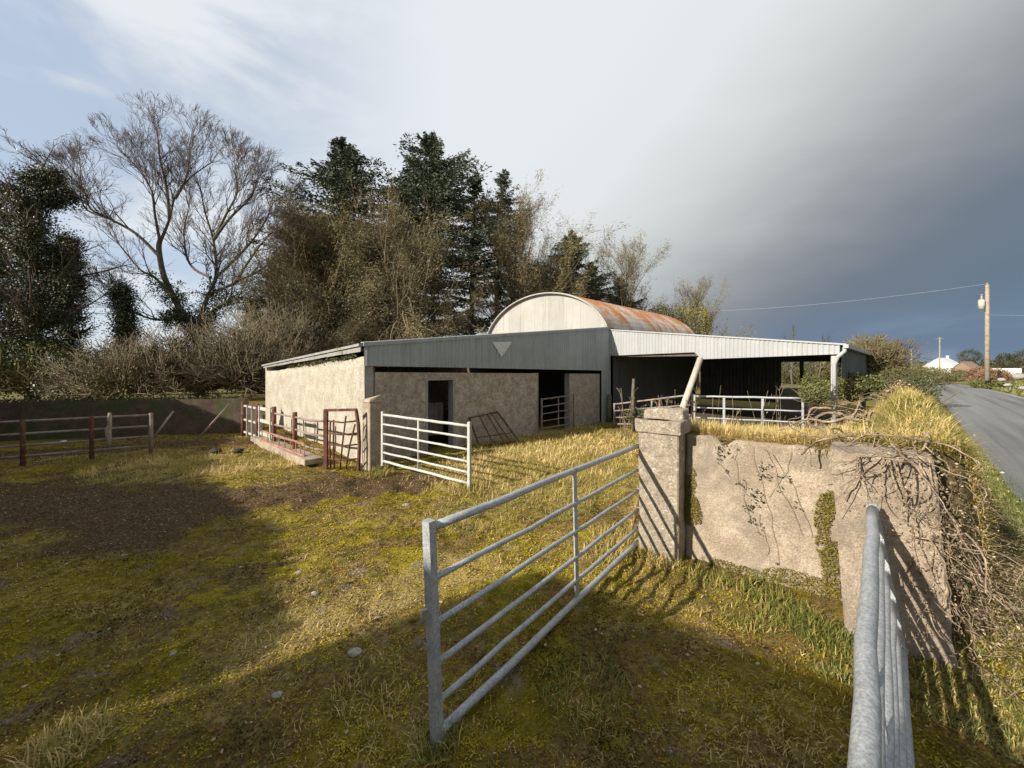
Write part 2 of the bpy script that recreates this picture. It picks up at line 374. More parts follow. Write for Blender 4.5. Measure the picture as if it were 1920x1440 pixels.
w = bpy.data.worlds.new('World'); scene.world = w; w.use_nodes = True
t = NT(w); bg = t.n['Background']
sky = t.new('ShaderNodeTexSky', sky_type='NISHITA'); sky.sun_disc = False
sky.sun_elevation = SUN_EL; sky.sun_rotation = math.atan2(-SUN_H[0], -SUN_H[1])
sky.air_density = 1.0; sky.dust_density = 0.6; sky.ozone_density = 1.5
dirv = t.new('ShaderNodeTexCoord').outputs['Generated']
sx = t.new('ShaderNodeSeparateXYZ'); t.link(dirv, sx.inputs[0])
az = t.math('MULTIPLY', t.math('ARCTAN2', sx.outputs['X'], sx.outputs['Y']), 180 / math.pi)
el = t.math('MULTIPLY', t.math('ARCSINE', sx.outputs['Z']), 180 / math.pi)
n_big = t.noise(t.stretch(dirv, (1, 1, 1.6)), 1.6, 7, 0.55, 0.4)
n_mid = t.noise(t.stretch(dirv, (1, 1, 2.2)), 4.0, 7, 0.55, 0.3)
n_streak = t.noise(t.stretch(dirv, (1.0, 1.0, 4.0)), 3.0, 6, 0.5, 0.4)
# the rain cloud: thickens towards the right and the horizon
D = t.math('SUBTRACT', az, t.math('MULTIPLY', el, 1.45))
D = t.math('ADD', D, t.math('MULTIPLY', t.math('SUBTRACT', n_big, 0.5), 15))
D = t.math('ADD', D, t.math('MULTIPLY', t.math('SUBTRACT', n_mid, 0.5), 10))
Dn = t.math('DIVIDE', t.math('ADD', D, 41), 90)
def srgb(r, g, b):
    f = lambda c: (c / 255 / 12.92) if c / 255 <= 0.04045 else ((c / 255 + 0.055) / 1.055) ** 2.4
    return (f(r), f(g), f(b))
cloud = t.ramp(Dn, [(0.0, srgb(226, 231, 236)), (0.22, srgb(224, 227, 229)), (0.38, srgb(206, 211, 211)), (0.50, srgb(184, 189, 190)),
                    (0.60, srgb(156, 160, 164)), (0.70, srgb(130, 136, 145)), (0.78, srgb(112, 124, 138)), (0.90, srgb(104, 122, 138)), (1.0, srgb(106, 126, 144))])
# pale breaks low on the right
lowband = t.math('MULTIPLY', t.step(el, 7.0, 1.5), t.step(az, 30, 44))
lowband = t.math('MULTIPLY', lowband, t.step(n_streak, 0.42, 0.64))
cloud = t.mix(t.math('MULTIPLY', lowband, 0.75), cloud, srgb(158, 174, 196))
lowblue = t.math('MULTIPLY', t.step(el, 9.0, 3.0), t.step(az, 24, 40))
cloud = t.mix(t.math('MULTIPLY', lowblue, 0.5), cloud, srgb(110, 132, 160))
cloud10 = t.mix(1.0, cloud, (6.8, 6.8, 6.8), 'MULTIPLY')
# blue gaps at the left
left = t.step(az, -8, -42)
gap_n = t.math('ADD', t.math('MULTIPLY', n_big, 0.6), t.math('MULTIPLY', n_streak, 0.4))
gap = t.math('MULTIPLY', left, t.step(gap_n, 0.42, 0.56))
lowgap = t.math('MULTIPLY', t.step(az, -36, -50), t.step(el, 14, 4))
gap = t.math('MAXIMUM', gap, t.math('MULTIPLY', lowgap, 0.85))
blue = t.mix(0.5, sky.outputs[0], tuple(6.8 * c for c in srgb(150, 180, 215)))
gap = t.math('MULTIPLY', gap, 0.6)
front = t.mix(gap, cloud10, blue)
# mask for the unseen sky behind the photographer
back = t.step(t.math('ABSOLUTE', az), 72, 100)
back = t.math('MULTIPLY', back, t.step(el, 75, 55))
# bright broken cloud added to the unseen back sky, filling the shaded faces
backc = t.mix(t.step(n_mid, 0.40, 0.58), sky.outputs[0], (4.0, 3.9, 3.7))
allsky = t.mix(back, front, backc)
t.link(allsky, bg.inputs['Color']); bg.inputs['Strength'].default_value = 0.1
scene.view_settings.view_transform = 'Standard'; scene.view_settings.look = 'None'
scene.view_settings.gamma = 1; scene.view_settings.exposure = 0.62

# ================================================================== SITE PLAN
A = (0.72, 0.694)               # along the barn and the road
GX = (0.694, -0.72)             # along the barn's gable
def nrm(a): l = math.hypot(*a); return (a[0] / l, a[1] / l)
def sh(o, *mv):
    x, y = o
    for (a, s) in mv: x += a[0] * s; y += a[1] * s
    return (x, y)
C1 = (3.68, 14.5); C0 = (-3.06, 8.0)
ROAD_L = [(-60, -57.5), (-12, -13.2), (2.0, 0.32), (7.53, 5.65), (17.06, 14.69), (35.0, 32.0), (49, 46.5), (64, 66), (75, 92), (78, 130)]
ROAD_W = 4.2
def polyline_dist(x, y, pts):
    best = np.full(np.shape(x), 1e9); side = np.zeros(np.shape(x))
    for (a, b) in zip(pts[:-1], pts[1:]):
        ax, ay = a; dx, dy = b[0] - ax, b[1] - ay; l2 = dx * dx + dy * dy
        tt = np.clip(((x - ax) * dx + (y - ay) * dy) / l2, 0, 1)
        ex, ey = x - ax - tt * dx, y - ay - tt * dy
        d = np.hypot(ex, ey); s = (dx * ey - dy * ex) / math.sqrt(l2)
        m = d < best; best = np.where(m, d, best); side = np.where(m, np.sign(s), side)
    return best, side        # side +1 = left of the line

# --- yard surface cover, shared by the ground and the grass on it
def capsule(x, y, a, b, r):
    dx, dy = b[0] - a[0], b[1] - a[1]
    tt = np.clip(((x - a[0]) * dx + (y - a[1]) * dy) / (dx * dx + dy * dy + 1e-9), 0, 1)
    return np.hypot(x - a[0] - tt * dx, y - a[1] - tt * dy) / r
def cover(x, y):
    n1 = fbm(x * 0.9, y * 0.9, 3); n2 = fbm(x * 2.6, y * 2.6, 9); n3 = fbm(x * 6.0, y * 6.0, 21)
    wob = 1.0 + (n1 - 0.5) * 1.3 + (n2 - 0.5) * 0.7
    wm = 1.0 + (n1 - 0.5) * 1.6 + (n2 - 0.5) * 1.6
    mud = 1 - sstep(0.6, 1.25, capsule(x, y, (-4.8, 5.7), (-2.2, 6.9), 0.8) * wm)
    mud = np.maximum(mud, 0.9 * (1 - sstep(0.5, 1.2, capsule(x, y, (-9.5, 6.3), (-5.0, 5.3), 1.15) * wm)))
    mud = np.maximum(mud, 0.85 * (1 - sstep(0.6, 1.1, capsule(x, y, (-12, 8.6), (-6.6, 10.9), 0.8) * wob)))
    straw = sstep(0.45, 0.6, n1 * 0.65 + n2 * 0.35)
    lush = 1 - sstep(0.75, 1.15, capsule(x, y, (0.4, 7.6), (2.0, 11.0), 2.3) * wob)           # rank grass towards the shed
    lush = np.maximum(lush, 0.9 * (1 - sstep(0.7, 1.2, capsule(x, y, (-7.0, 7.6), (-5.0, 8.4), 1.3) * wob)))
    lush = np.maximum(lush, 0.6 * (1 - sstep(0.7, 1.2, capsule(x, y, (-0.5, 5.4), (1.0, 6.2), 0.9) * wob)))
    band = 1 - sstep(0.6, 1.1, capsule(x, y, (-1.75, 2.9), (-0.3, 3.9), 0.42) * wob)          # dry grass band
    straw = np.maximum(straw * 0.55, np.maximum(band, lush * 0.8))
    moss = sstep(0.46, 0.60, fbm(x * 1.3 + 5, y * 1.3, 31) * 0.6 + n2 * 0.4) * (1 - 0.7 * lush)
    bright = sstep(0.52, 0.64, fbm(x * 2.2, y * 2.2 + 9, 41)) * (1 - sstep(0.7, 1.2, capsule(x, y, (-2.2, 4.0), (0.3, 4.4), 1.1)))
    stone = sstep(0.57, 0.72, fbm(x * 3.2 + 2, y * 3.2, 51) * 0.6 + n3 * 0.4) * (1 - lush) * (1 - mud * 0.5)
    base = 1 - sstep(0.6, 1.15, capsule(x, y, (1.0, 3.75), (2.7, 2.9), 0.5) * wob)             # weeds at the wall foot
    return dict(mud=mud, straw=straw, lush=lush, moss=moss, bright=bright, stone=stone, base=base)
def gz(x, y):
    x = np.asarray(x, float); y = np.asarray(y, float)
    d, s = polyline_dist(x, y, ROAD_L)
    near = np.exp(-((x + 1) ** 2 + (y - 5) ** 2) / 18.0 ** 2)
    h = (fbm(x * 0.6, y * 0.6, 5) - 0.5) * 0.10 + (fbm(x * 3, y * 3, 6) - 0.5) * 0.075 + (fbm(x * 9, y * 9, 8) - 0.5) * 0.055
    cl = 1 - sstep(0.6, 1.3, capsule(x, y, (-7.0, 5.8), (-2.2, 6.9), 1.0))
    h = h + cl * (fbm(x * 5.5, y * 5.5, 19) - 0.45) * 0.13
    h = h * near
    inside = (s < 0) & (d < ROAD_W + 0.5) | (d < 0.35)
    far = sstep(40, 250, np.hypot(x, y))
    h = h + far * (fbm(x / 90, y / 90, 12) - 0.5) * 2.2 - far * 0.6
    h = np.where(inside, np.minimum(h, -0.04), h)
    over = sstep(0, 6, np.where(s < 0, d - ROAD_W - 0.4, 0)) * (1 - sstep(60, 160, np.hypot(x, y)))
    return h + over * 0.55
def build_ground():
    n = 620
    u = np.linspace(-1, 1, n)
    B, Aw = 8.0, 1.35
    xs = -0.6 + Aw * np.sinh(u * B); ys = 3.6 + Aw * np.sinh(u * B)
    X, Y = np.meshgrid(xs, ys); Z = gz(X, Y)
    i = np.arange(n * n).reshape(n, n)
    Q = np.stack([i[:-1, :-1], i[:-1, 1:], i[1:, 1:], i[1:, :-1]], -1).reshape(-1, 4)
    cv = cover(X, Y)
    m, t, b = new_mat('yard_and_fields', 0.95, 0, 0.06)
    p = t.pos()
    f1 = t.noise(p, 9, 8, 0.7, 0.5); f2 = t.noise(p, 38, 6, 0.75); f3 = t.noise(p, 3.2, 8, 0.7, 0.4); f4 = t.noise(p, 120, 4, 0.8)
    def th(a, n, lo=0.42, hi=0.62):       # vertex cover broken up by fine noise
        return t.step(t.math('ADD', t.math('MULTIPLY', t.attr(a), 0.5), t.math('MULTIPLY', n, 0.75)), lo + 0.12, hi + 0.12)
    c = t.ramp(t.math('ADD', t.math('MULTIPLY', f1, 0.5), t.math('MULTIPLY', f2, 0.5)), [(0.34, (0.055, 0.038, 0.02)), (0.44, (0.15, 0.098, 0.04)), (0.5, (0.235, 0.165, 0.06)), (0.56, (0.30, 0.225, 0.07)), (0.66, (0.46, 0.36, 0.17))])
    c = t.mix(t.math('MULTIPLY', t.step(t.math('ADD', t.math('MULTIPLY', f3, 0.7), t.math('MULTIPLY', f2, 0.3)), 0.48, 0.58), 0.65), c, (0.12, 0.125, 0.024))
    c = t.mix(th('moss', f2), c, t.ramp(f1, [(0.3, (0.10, 0.082, 0.012)), (0.5, (0.225, 0.18, 0.02)), (0.7, (0.36, 0.295, 0.035))]))
    c = t.mix(t.math('MULTIPLY', th('bright', f1, 0.55, 0.75), 0.85), c, t.ramp(f2, [(0.3, (0.17, 0.13, 0.018)), (0.5, (0.33, 0.27, 0.028)), (0.7, (0.50, 0.42, 0.05))]))
    c = t.mix(t.math('MULTIPLY', th('straw', f1, 0.45, 0.7), 0.8), c, t.ramp(f2, [(0.3, (0.22, 0.155, 0.06)), (0.5, (0.40, 0.30, 0.115)), (0.7, (0.60, 0.47, 0.21))]))
    c = t.mix(t.math('MULTIPLY', th('lush', f1, 0.45, 0.7), 0.6), c, t.ramp(f3, [(0.35, (0.26, 0.25, 0.05)), (0.65, (0.50, 0.39, 0.12))]))
    c = t.mix(t.math('MULTIPLY', th('stone', f2, 0.5, 0.8), 0.6), c, t.ramp(f2, [(0.3, (0.17, 0.14, 0.12)), (0.7, (0.36, 0.315, 0.28))]))
    c = t.mix(th('mud', f1, 0.45, 0.66), c, t.ramp(f2, [(0.32, (0.045, 0.03, 0.018)), (0.5, (0.12, 0.082, 0.045)), (0.66, (0.26, 0.19, 0.11))]))
    # small things lying about: straw bits and dark holes
    c = t.mix(t.math('MULTIPLY', t.step(f4, 0.62, 0.7), 0.5), c, (0.42, 0.36, 0.24))
    c = t.mix(t.math('MULTIPLY', t.step(f4, 0.38, 0.3), 0.6), c, (0.03, 0.024, 0.014))
    c = t.mix(t.attr('field'), c, t.ramp(t.noise(p, 0.05, 6, 0.6), [(0.35, (0.10, 0.11, 0.04)), (0.5, (0.19, 0.16, 0.07)), (0.65, (0.13, 0.13, 0.05))]))
    t.link(c, b.inputs['Base Color'])
    hgt = t.math('ADD', t.math('MULTIPLY', f1, 0.8), t.math('MULTIPLY', f2, 0.6))
    hgt = t.math('ADD', hgt, t.math('MULTIPLY', f4, 0.25))
    t.link(t.bump(hgt, 1.0, 0.045), b.inputs['Normal'])
    cv['field'] = sstep(22, 40, np.hypot(X, Y - 4))
    o = np_mesh('ground', np.stack([X, Y, Z], -1), Q, None, m, None, smooth=True, attrs={k: a.ravel() for k, a in cv.items()})
    tag(o, kind='structure')
build_ground()

# --- road
def offset_line(pts, d):
    out = []
    for i, p in enumerate(pts):
        a = pts[max(i - 1, 0)]; b = pts[min(i + 1, len(pts) - 1)]
        u = nrm((b[0] - a[0], b[1] - a[1])); out.append((p[0] + u[1] * d, p[1] - u[0] * d))
    return out
def dense(pts, step):
    out = []
    for a, b in zip(pts[:-1], pts[1:]):
        n = max(2, int(math.hypot(b[0] - a[0], b[1] - a[1]) / step))
        out += [(a[0] + (b[0] - a[0]) * i / n, a[1] + (b[1] - a[1]) * i / n) for i in range(n)]
    return out + [pts[-1]]
def strip(name, pts, d0, d1, z, mat, nx=2, wob=0.0, kind='structure', crown=0.0):
    V = []; Q = []
    for j in range(nx):
        f = j / (nx - 1)
        for i, (x, y) in enumerate(offset_line(pts, d0 + (d1 - d0) * f)):
            e = wob * (fbm(np.array(i * 0.37), np.array(j * 3.1), 77) - 0.5) * 2 if j in (0, nx - 1) else 0
            V.append((x + e * 0.7, y - e * 0.7, z + crown * math.sin(math.pi * f)))
    n = len(pts)
    for j in range(nx - 1):
        for i in range(n - 1): Q.append((j * n + i, (j + 1) * n + i, (j + 1) * n + i + 1, j * n + i + 1))
    o = np_mesh(name, V, Q, None, mat, smooth=True); return tag(o, kind=kind)
m, t, b = new_mat('road_asphalt', 0.85, 0, 0.35)
p = t.pos()
dt = t.new('ShaderNodeVectorMath', operation='DOT_PRODUCT'); t.link(p, dt.inputs[0]); dt.inputs[1].default_value = (0.694, -0.72, 0)
da = t.new('ShaderNodeVectorMath', operation='DOT_PRODUCT'); t.link(p, da.inputs[0]); da.inputs[1].default_value = (0.72, 0.694, 0)
mp = t.new('ShaderNodeCombineXYZ'); t.link(t.math('MULTIPLY', da.outputs['Value'], 0.03), mp.inputs[0]); t.link(dt.outputs['Value'], mp.inputs[1])
lane = t.noise(mp.outputs[0], 1.5, 5, 0.6)
g1 = t.noise(p, 60, 6, 0.8); g2 = t.noise(p, 1.1, 6, 0.7)
c = t.ramp(lane, [(0.35, (0.15, 0.152, 0.15)), (0.5, (0.235, 0.237, 0.23)), (0.65, (0.30, 0.30, 0.285))])
c = t.mix(t.step(g1, 0.35, 0.7), t.mix(1.0, c, (0.6, 0.6, 0.6), 'MULTIPLY'), c)
c = t.mix(t.math('MULTIPLY', t.step(g2, 0.55, 0.7), 0.5), c, (0.12, 0.115, 0.105))
t.link(c, b.inputs['Base Color']); t.link(t.bump(g1, 0.5, 0.01), b.inputs['Normal'])
rl = dense(ROAD_L, 0.8)
strip('road', rl, 0, ROAD_W, -0.005, m, 9, 0.10, crown=0.04)
mline, t, b = new_mat('worn_road_paint', 0.8)
c = t.mix(t.step(t.noise(t.pos(), 14, 6, 0.75), 0.42, 0.6), (0.2, 0.2, 0.19), (0.6, 0.6, 0.57)); t.link(c, b.inputs['Base Color'])
strip('road_edge_line', rl[:-40], ROAD_W - 0.42, ROAD_W - 0.30, 0.024, mline)

# ================================================================== BANK behind the wing wall
NEAR = [(1.40, 4.55), (1.78, 4.42), (2.2, 4.02), (2.78, 3.42), (2.98, 3.02), (3.3, 2.84), (3.58, 2.86)]
FARL = [(5.0, 10.9), (6.2, 10.3), (7.4, 9.9), (8.6, 9.75), (9.6, 9.9), (10.4, 10.1), (11.0, 10.3)]
def lerp_poly(pts, t):
    n = len(pts) - 1; f = np.clip(t, 0, 1) * n; i = np.minimum(f.astype(int), n - 1); f = f - i
    a = np.array(pts); return a[i] * (1 - f)[..., None] + a[i + 1] * f[..., None]
def bank_xyz(T, S):
    pn = lerp_poly(NEAR, T); pf = lerp_poly(FARL, T)
    q = pn * (1 - S)[..., None] + pf * S[..., None]
    x, y = q[..., 0], q[..., 1]
    prof = np.interp(T, [0, 0.06, 0.14, 0.3, 0.55, 0.72, 0.86, 0.94, 1.0], [0.0, 0.7, 1.2, 1.22, 1.28, 1.38, 1.34, 0.85, -0.1])
    crest = np.interp(T, [0, 0.35, 0.6, 0.8, 1], [0, 0.0, 0.1, 0.2, 0]) * np.interp(S, [0, 0.18, 0.5, 0.75, 1], [0.0, 0.5, 0.95, 1.0, 0.9])
    drop = np.interp(T, [0, 0.45, 0.6, 0.75, 1], [0.9, 0.9, 0.6, 0.1, 0.0]) * np.interp(S, [0, 0.12, 0.3, 0.6, 1], [0, 0.12, 0.40, 0.72, 1.0])
    z = prof + crest - drop
    z = z + (fbm(x * 1.7, y * 1.7, 61) - 0.5) * 0.22 + (fbm(x * 6, y * 6, 62) - 0.5) * 0.08
    return np.stack([x, y, z], -1)
def build_bank():
    nt, ns = 110, 150
    T, S = np.meshgrid(np.linspace(0, 1, nt), np.linspace(0, 1, ns) ** 1.4)
    V = bank_xyz(T, S)
    V0 = V[0].copy(); V0[:, 2] = -0.2
    V = np.concatenate([V0[None], V, np.concatenate([V[-1][:, :2], np.full((nt, 1), -0.2)], 1)[None]])
    ns += 2
    i = np.arange(nt * ns).reshape(ns, nt)
    Q = np.stack([i[:-1, :-1], i[:-1, 1:], i[1:, 1:], i[1:, :-1]], -1).reshape(-1, 4)
    m, t, b = new_mat('grassy_earth_bank', 0.95, 0, 0.2)
    p = t.pos(); f1 = t.noise(p, 5, 8, 0.7, 0.4); f2 = t.noise(p, 40, 6, 0.75)
    c = t.ramp(f1, [(0.3, (0.10, 0.075, 0.04)), (0.45, (0.22, 0.165, 0.075)), (0.55, (0.16, 0.155, 0.045)), (0.7, (0.34, 0.26, 0.12))])
    c = t.mix(t.step(f2, 0.35, 0.65), t.mix(1.0, c, (0.5, 0.5, 0.5), 'MULTIPLY'), c)
    t.link(c, b.inputs['Base Color']); t.link(t.bump(t.math('ADD', f1, f2), 1.0, 0.05), b.inputs['Normal'])
    o = np_mesh('grass_bank', V, Q, None, m, smooth=True); tag(o, kind='structure')
build_bank()

# ================================================================== GRASS
def blades(pts, h, w, lean, v):
    """two-step curved blades; lean 0 = upright, 1 = lying flat"""
    N = len(pts); az = RNG.uniform(0, 2 * math.pi, N); d = np.stack([np.cos(az), np.sin(az), np.zeros(N)], 1)
    s = np.stack([-np.sin(az + RNG.normal(0, .5, N)), np.cos(az), np.zeros(N)], 1) * (w * 0.5)[:, None]
    up = np.array([[0, 0, 1.0]])
    a1 = lean * 1.0; a2 = np.clip(lean * 1.5 + 0.25, 0, 1.62)
    m = pts + (d * np.sin(a1)[:, None] + up * np.cos(a1)[:, None]) * (h * 0.55)[:, None]
    tip = m + (d * np.sin(a2)[:, None] + up * np.cos(a2)[:, None]) * (h * 0.5)[:, None]
    V = np.stack([pts - s, pts + s, m + s * 0.7, m - s * 0.7, tip], 1).reshape(-1, 3)
    k = (np.arange(N) * 5)[:, None]
    return V, k + np.array([[0, 1, 2, 3]]), k + np.array([[3, 2, 4]]), np.repeat(v, 5)
class Grass:
    def __init__(s): s.V = []; s.Q = []; s.T = []; s.v = []; s.n = 0
    def add(s, *a):
        V, Q, T, v = blades(*a); s.V.append(V); s.Q.append(Q + s.n); s.T.append(T + s.n); s.v.append(v); s.n += len(V)
    def build(s, name, mat):
        return np_mesh(name, np.concatenate(s.V), np.concatenate(s.Q), np.concatenate(s.T), mat, v=np.concatenate(s.v))
def in_bank(x, y):
    # right of the line that runs behind the gate pillar, near side of the road
    return ((x - 1.45) * 0.87 - (y - 4.4) * 0.50 > 0) & (y > 2.2) & ((x - 2.0) * 0.62 + (y - 4.0) * 0.6 > 0.0)
def in_shed(x, y):
    u = (x - C0[0]) * A[0] + (y - C0[1]) * A[1]; vv = (x - C0[0]) * GX[0] + (y - C0[1]) * GX[1]
    return (u > 0.0) & (u < 25) & (vv < 0.02) & (vv > -9)
gr = Grass()
def yard_grass():
    # seeds fall evenly as the ground recedes
    N = 420000
    y = 1.55 + (13.5 - 1.55) * RNG.random(N) ** 1.9
    x = (RNG.random(N) * 2 - 1) * (1.42 * y + 0.4)
    keep = (x < 4.6) & ~in_bank(x, y) & ~in_shed(x, y) & (x > -12.5)
    d, s = polyline_dist(x, y, ROAD_L); keep &= (s > 0)
    x, y = x[keep], y[keep]; cv = cover(x, y)
    dens = 0.02 + 0.22 * cv['straw'] + 0.7 * cv['lush'] + 0.35 * cv['base'] - 0.75 * cv['mud'] - 0.25 * cv['stone'] - 0.25 * cv['bright']
    clump = sstep(0.35, 0.62, fbm(x * 4, y * 4, 71))
    keep = RNG.random(len(x)) < dens * (0.15 + 0.85 * clump)
    x, y = x[keep], y[keep]; cv = {k: a[keep] for k, a in cv.items()}; n = len(x)
    z = gz(x, y)
    h = (0.022 + 0.034 * RNG.random(n)) * (1 + 2.0 * cv['lush'] + 0.6 * cv['straw'] + 0.15 * cv['base'])
    wd = 0.0028 + 0.0011 * y * (0.6 + RNG.random(n) * 0.5)
    pat = fbm(x * 1.1 + 7, y * 1.1, 81)
    v = 0.30 + 0.48 * RNG.random(n) + 0.24 * cv['straw'] + 0.12 * cv['lush'] - 0.28 * sstep(0.5, 0.62, pat) - 0.15 * cv['base'] * RNG.random(n)
    lean = np.clip(RNG.normal(0.95, 0.35, n) - 0.25 * cv['lush'], 0.05, 1.5)
    gr.add(np.stack([x, y, z - 0.004], 1), h, wd, lean, np.clip(v, 0, 1))
yard_grass()
def tuft(cx, cy, r, n, h0, v0, vs=0.2, zf=None):
    a = RNG.uniform(0, 2 * math.pi, n); q = r * np.sqrt(RNG.random(n)); x = cx + q * np.cos(a); y = cy + q * np.sin(a)
    z = gz(x, y) if zf is None else np.full(n, zf)
    gr.add(np.stack([x, y, z], 1), h0 * (0.5 + RNG.random(n)), np.full(n, 0.005 + 0.0007 * cy), np.clip(RNG.normal(0.6, 0.35, n), 0, 1.3), np.clip(RNG.normal(v0, vs, n), 0, 1))
for (px, py, r, n, h, v) in ((130, 1415, .16, 500, .10, .62), (1190, 1030, .22, 600, .12, .62), (1240, 1050, .2, 500, .09, .7), (1330, 1085, .2, 350, .09, .4), (1420, 1110, .2, 400, .09, .3),
                             (1480, 1150, .22, 500, .09, .3), (1540, 1190, .2, 400, .09, .25), (1400, 1160, .2, 250, .07, .4), (1130, 1040, .2, 400, .11, .6), (820, 1400, .12, 300, .10, .4),
                             (880, 918, .35, 500, .16, .6), (710, 886, .3, 300, .12, .5), (1150, 1010, .3, 500, .14, .6), (1600, 1260, .3, 400, .05, .35), (1750, 1300, .4, 600, .05, .35),
                             (1850, 1330, .4, 700, .05, .35), (1100, 1300, .3, 500, .06, .3), (700, 1290, .25, 300, .06, .6)):
    g = G(px, py); tuft(g[0], g[1], r, n, h, v)
tag(gr.build('grass', M['grass']), 'short mixed grass, straw and green, across the mossy yard', 'grass', kind='stuff')

# long dry grass on the bank
bg_ = Grass()
def bank_grass():
    N = 90000
    T = RNG.random(N); S = RNG.random(N) ** 1.9
    T = np.where(RNG.random(N) < 0.35, 0.1 + 0.5 * T, T)
    q = bank_xyz(T, S); x, y = q[:, 0], q[:, 1]
    pat = fbm(x * 1.5, y * 1.5, 91)
    left = 1 - sstep(0.5, 0.72, T)
    keep = RNG.random(N) < (0.35 + 0.6 * sstep(0.4, 0.6, pat)); q, T, S, pat, left = q[keep], T[keep], S[keep], pat[keep], left[keep]; n = len(q)
    h = (0.08 + 0.11 * RNG.random(n)) * (1 + 0.45 * left * (1 - sstep(0.05, 0.4, S))) * np.interp(S, [0, 0.1, 1], [0.8, 1, 1.2])
    v = np.clip(0.62 + 0.20 * left + RNG.normal(0, 0.17, n) - 0.50 * sstep(0.46, 0.58, fbm(q[:, 0] * 2.1, q[:, 1] * 2.1, 93)) * (1 - 0.8 * left), 0, 1)
    bg_.add(q - np.array([[0, 0, 0.01]]), h, 0.004 + 0.0011 * q[:, 1] * (0.7 + 0.6 * RNG.random(n)), np.clip(RNG.normal(0.65, 0.35, n), 0, 1.5), v)
    # fringe hanging over the wall
    n = 9000; T = RNG.uniform(0.1, 0.62, n); q = bank_xyz(T, RNG.uniform(0, 0.03, n))
    bg_.add(q, 0.12 + 0.17 * RNG.random(n), np.full(n, 0.008), np.clip(RNG.normal(1.0, 0.3, n), 0.3, 1.6), np.clip(RNG.normal(0.82, 0.12, n), 0, 1))
bank_grass()
def bank_side():
    n = 16000; T = RNG.uniform(0.66, 0.99, n); S = RNG.random(n) ** 1.3 * .45; q = bank_xyz(T, S)
    bg_.add(q, 0.10 + 0.14 * RNG.random(n), 0.005 + 0.001 * q[:, 1], np.clip(RNG.normal(0.95, 0.35, n), 0.1, 1.6), np.clip(RNG.normal(0.72, 0.17, n) - .3 * sstep(.5, .6, fbm(q[:, 0] * 3, q[:, 1] * 3, 98)), 0, 1))
bank_side()
tag(bg_.build('bank_grass', M['grass']), 'long dry straw grass matted over the earth bank', 'grass', kind='stuff')

# roadside verge
vg = Grass()
def verge_grass():
    N = 70000
    u = RNG.random(N) ** 1.5 * 22 - 3.2; wv = RNG.random(N)
    d0 = np.interp(u, [-3.2, 0, 3, 10, 22], [-0.12, -0.12, -0.12, -0.05, 0.0]); d1 = np.interp(u, [-3.2, -1.4, 0, 3, 10, 22], [1.6, 1.25, 1.0, 1.2, 1.3, 1.5])
    x0, y0 = 5.4, 3.6
    dd = d0 + (d1 - d0) * wv
    x = x0 + A[0] * u - GX[0] * dd; y = y0 + A[1] * u - GX[1] * dd
    keep = (fbm(x * 2, y * 2, 95) + 0.3 * RNG.random(N) > 0.42) & ((u > 0.3) | (RNG.random(N) < 0.35))
    x, y, wv, u = x[keep], y[keep], wv[keep], u[keep]; n = len(x)
    h = (0.04 + 0.07 * RNG.random(n)) * (0.7 + 0.8 * wv) * np.where(u < 0.3, 0.5, 1.0)
    v = np.clip(0.45 + 0.25 * (u < 0.3) + RNG.normal(0, 0.2, n) + 0.25 * sstep(0.5, 0.65, fbm(x, y, 96)), 0, 1)
    vg.add(np.stack([x, y, gz(x, y)], 1), h, 0.004 + 0.001 * np.hypot(x, y) * 0.8, np.clip(RNG.normal(0.6, 0.35, n), 0, 1.4), v)
    # far side of the road
    N = 45000; u = RNG.random(N) ** 1.4 * 60 + 8; wv = RNG.random(N)
    dd = ROAD_W + 0.15 + 7.0 * wv ** 1.5
    x = x0 + 2.13 + A[0] * u + GX[0] * dd; y = y0 + 2.05 + A[1] * u + GX[1] * dd
    h = 0.10 + 0.22 * RNG.random(N); v = np.clip(0.55 + RNG.normal(0, 0.2, N) + 0.3 * (fbm(x * 0.5, y * 0.5, 97) - 0.4), 0, 1)
    vg.add(np.stack([x, y, gz(x, y)], 1), h, 0.02 + 0.0012 * np.hypot(x, y), np.clip(RNG.normal(0.6, 0.3, N), 0, 1.4), v)
verge_grass()
tag(vg.build('verge_grass', M['verge_grass']), 'lush green grass on the verges along both sides of the road', 'grass', kind='stuff')

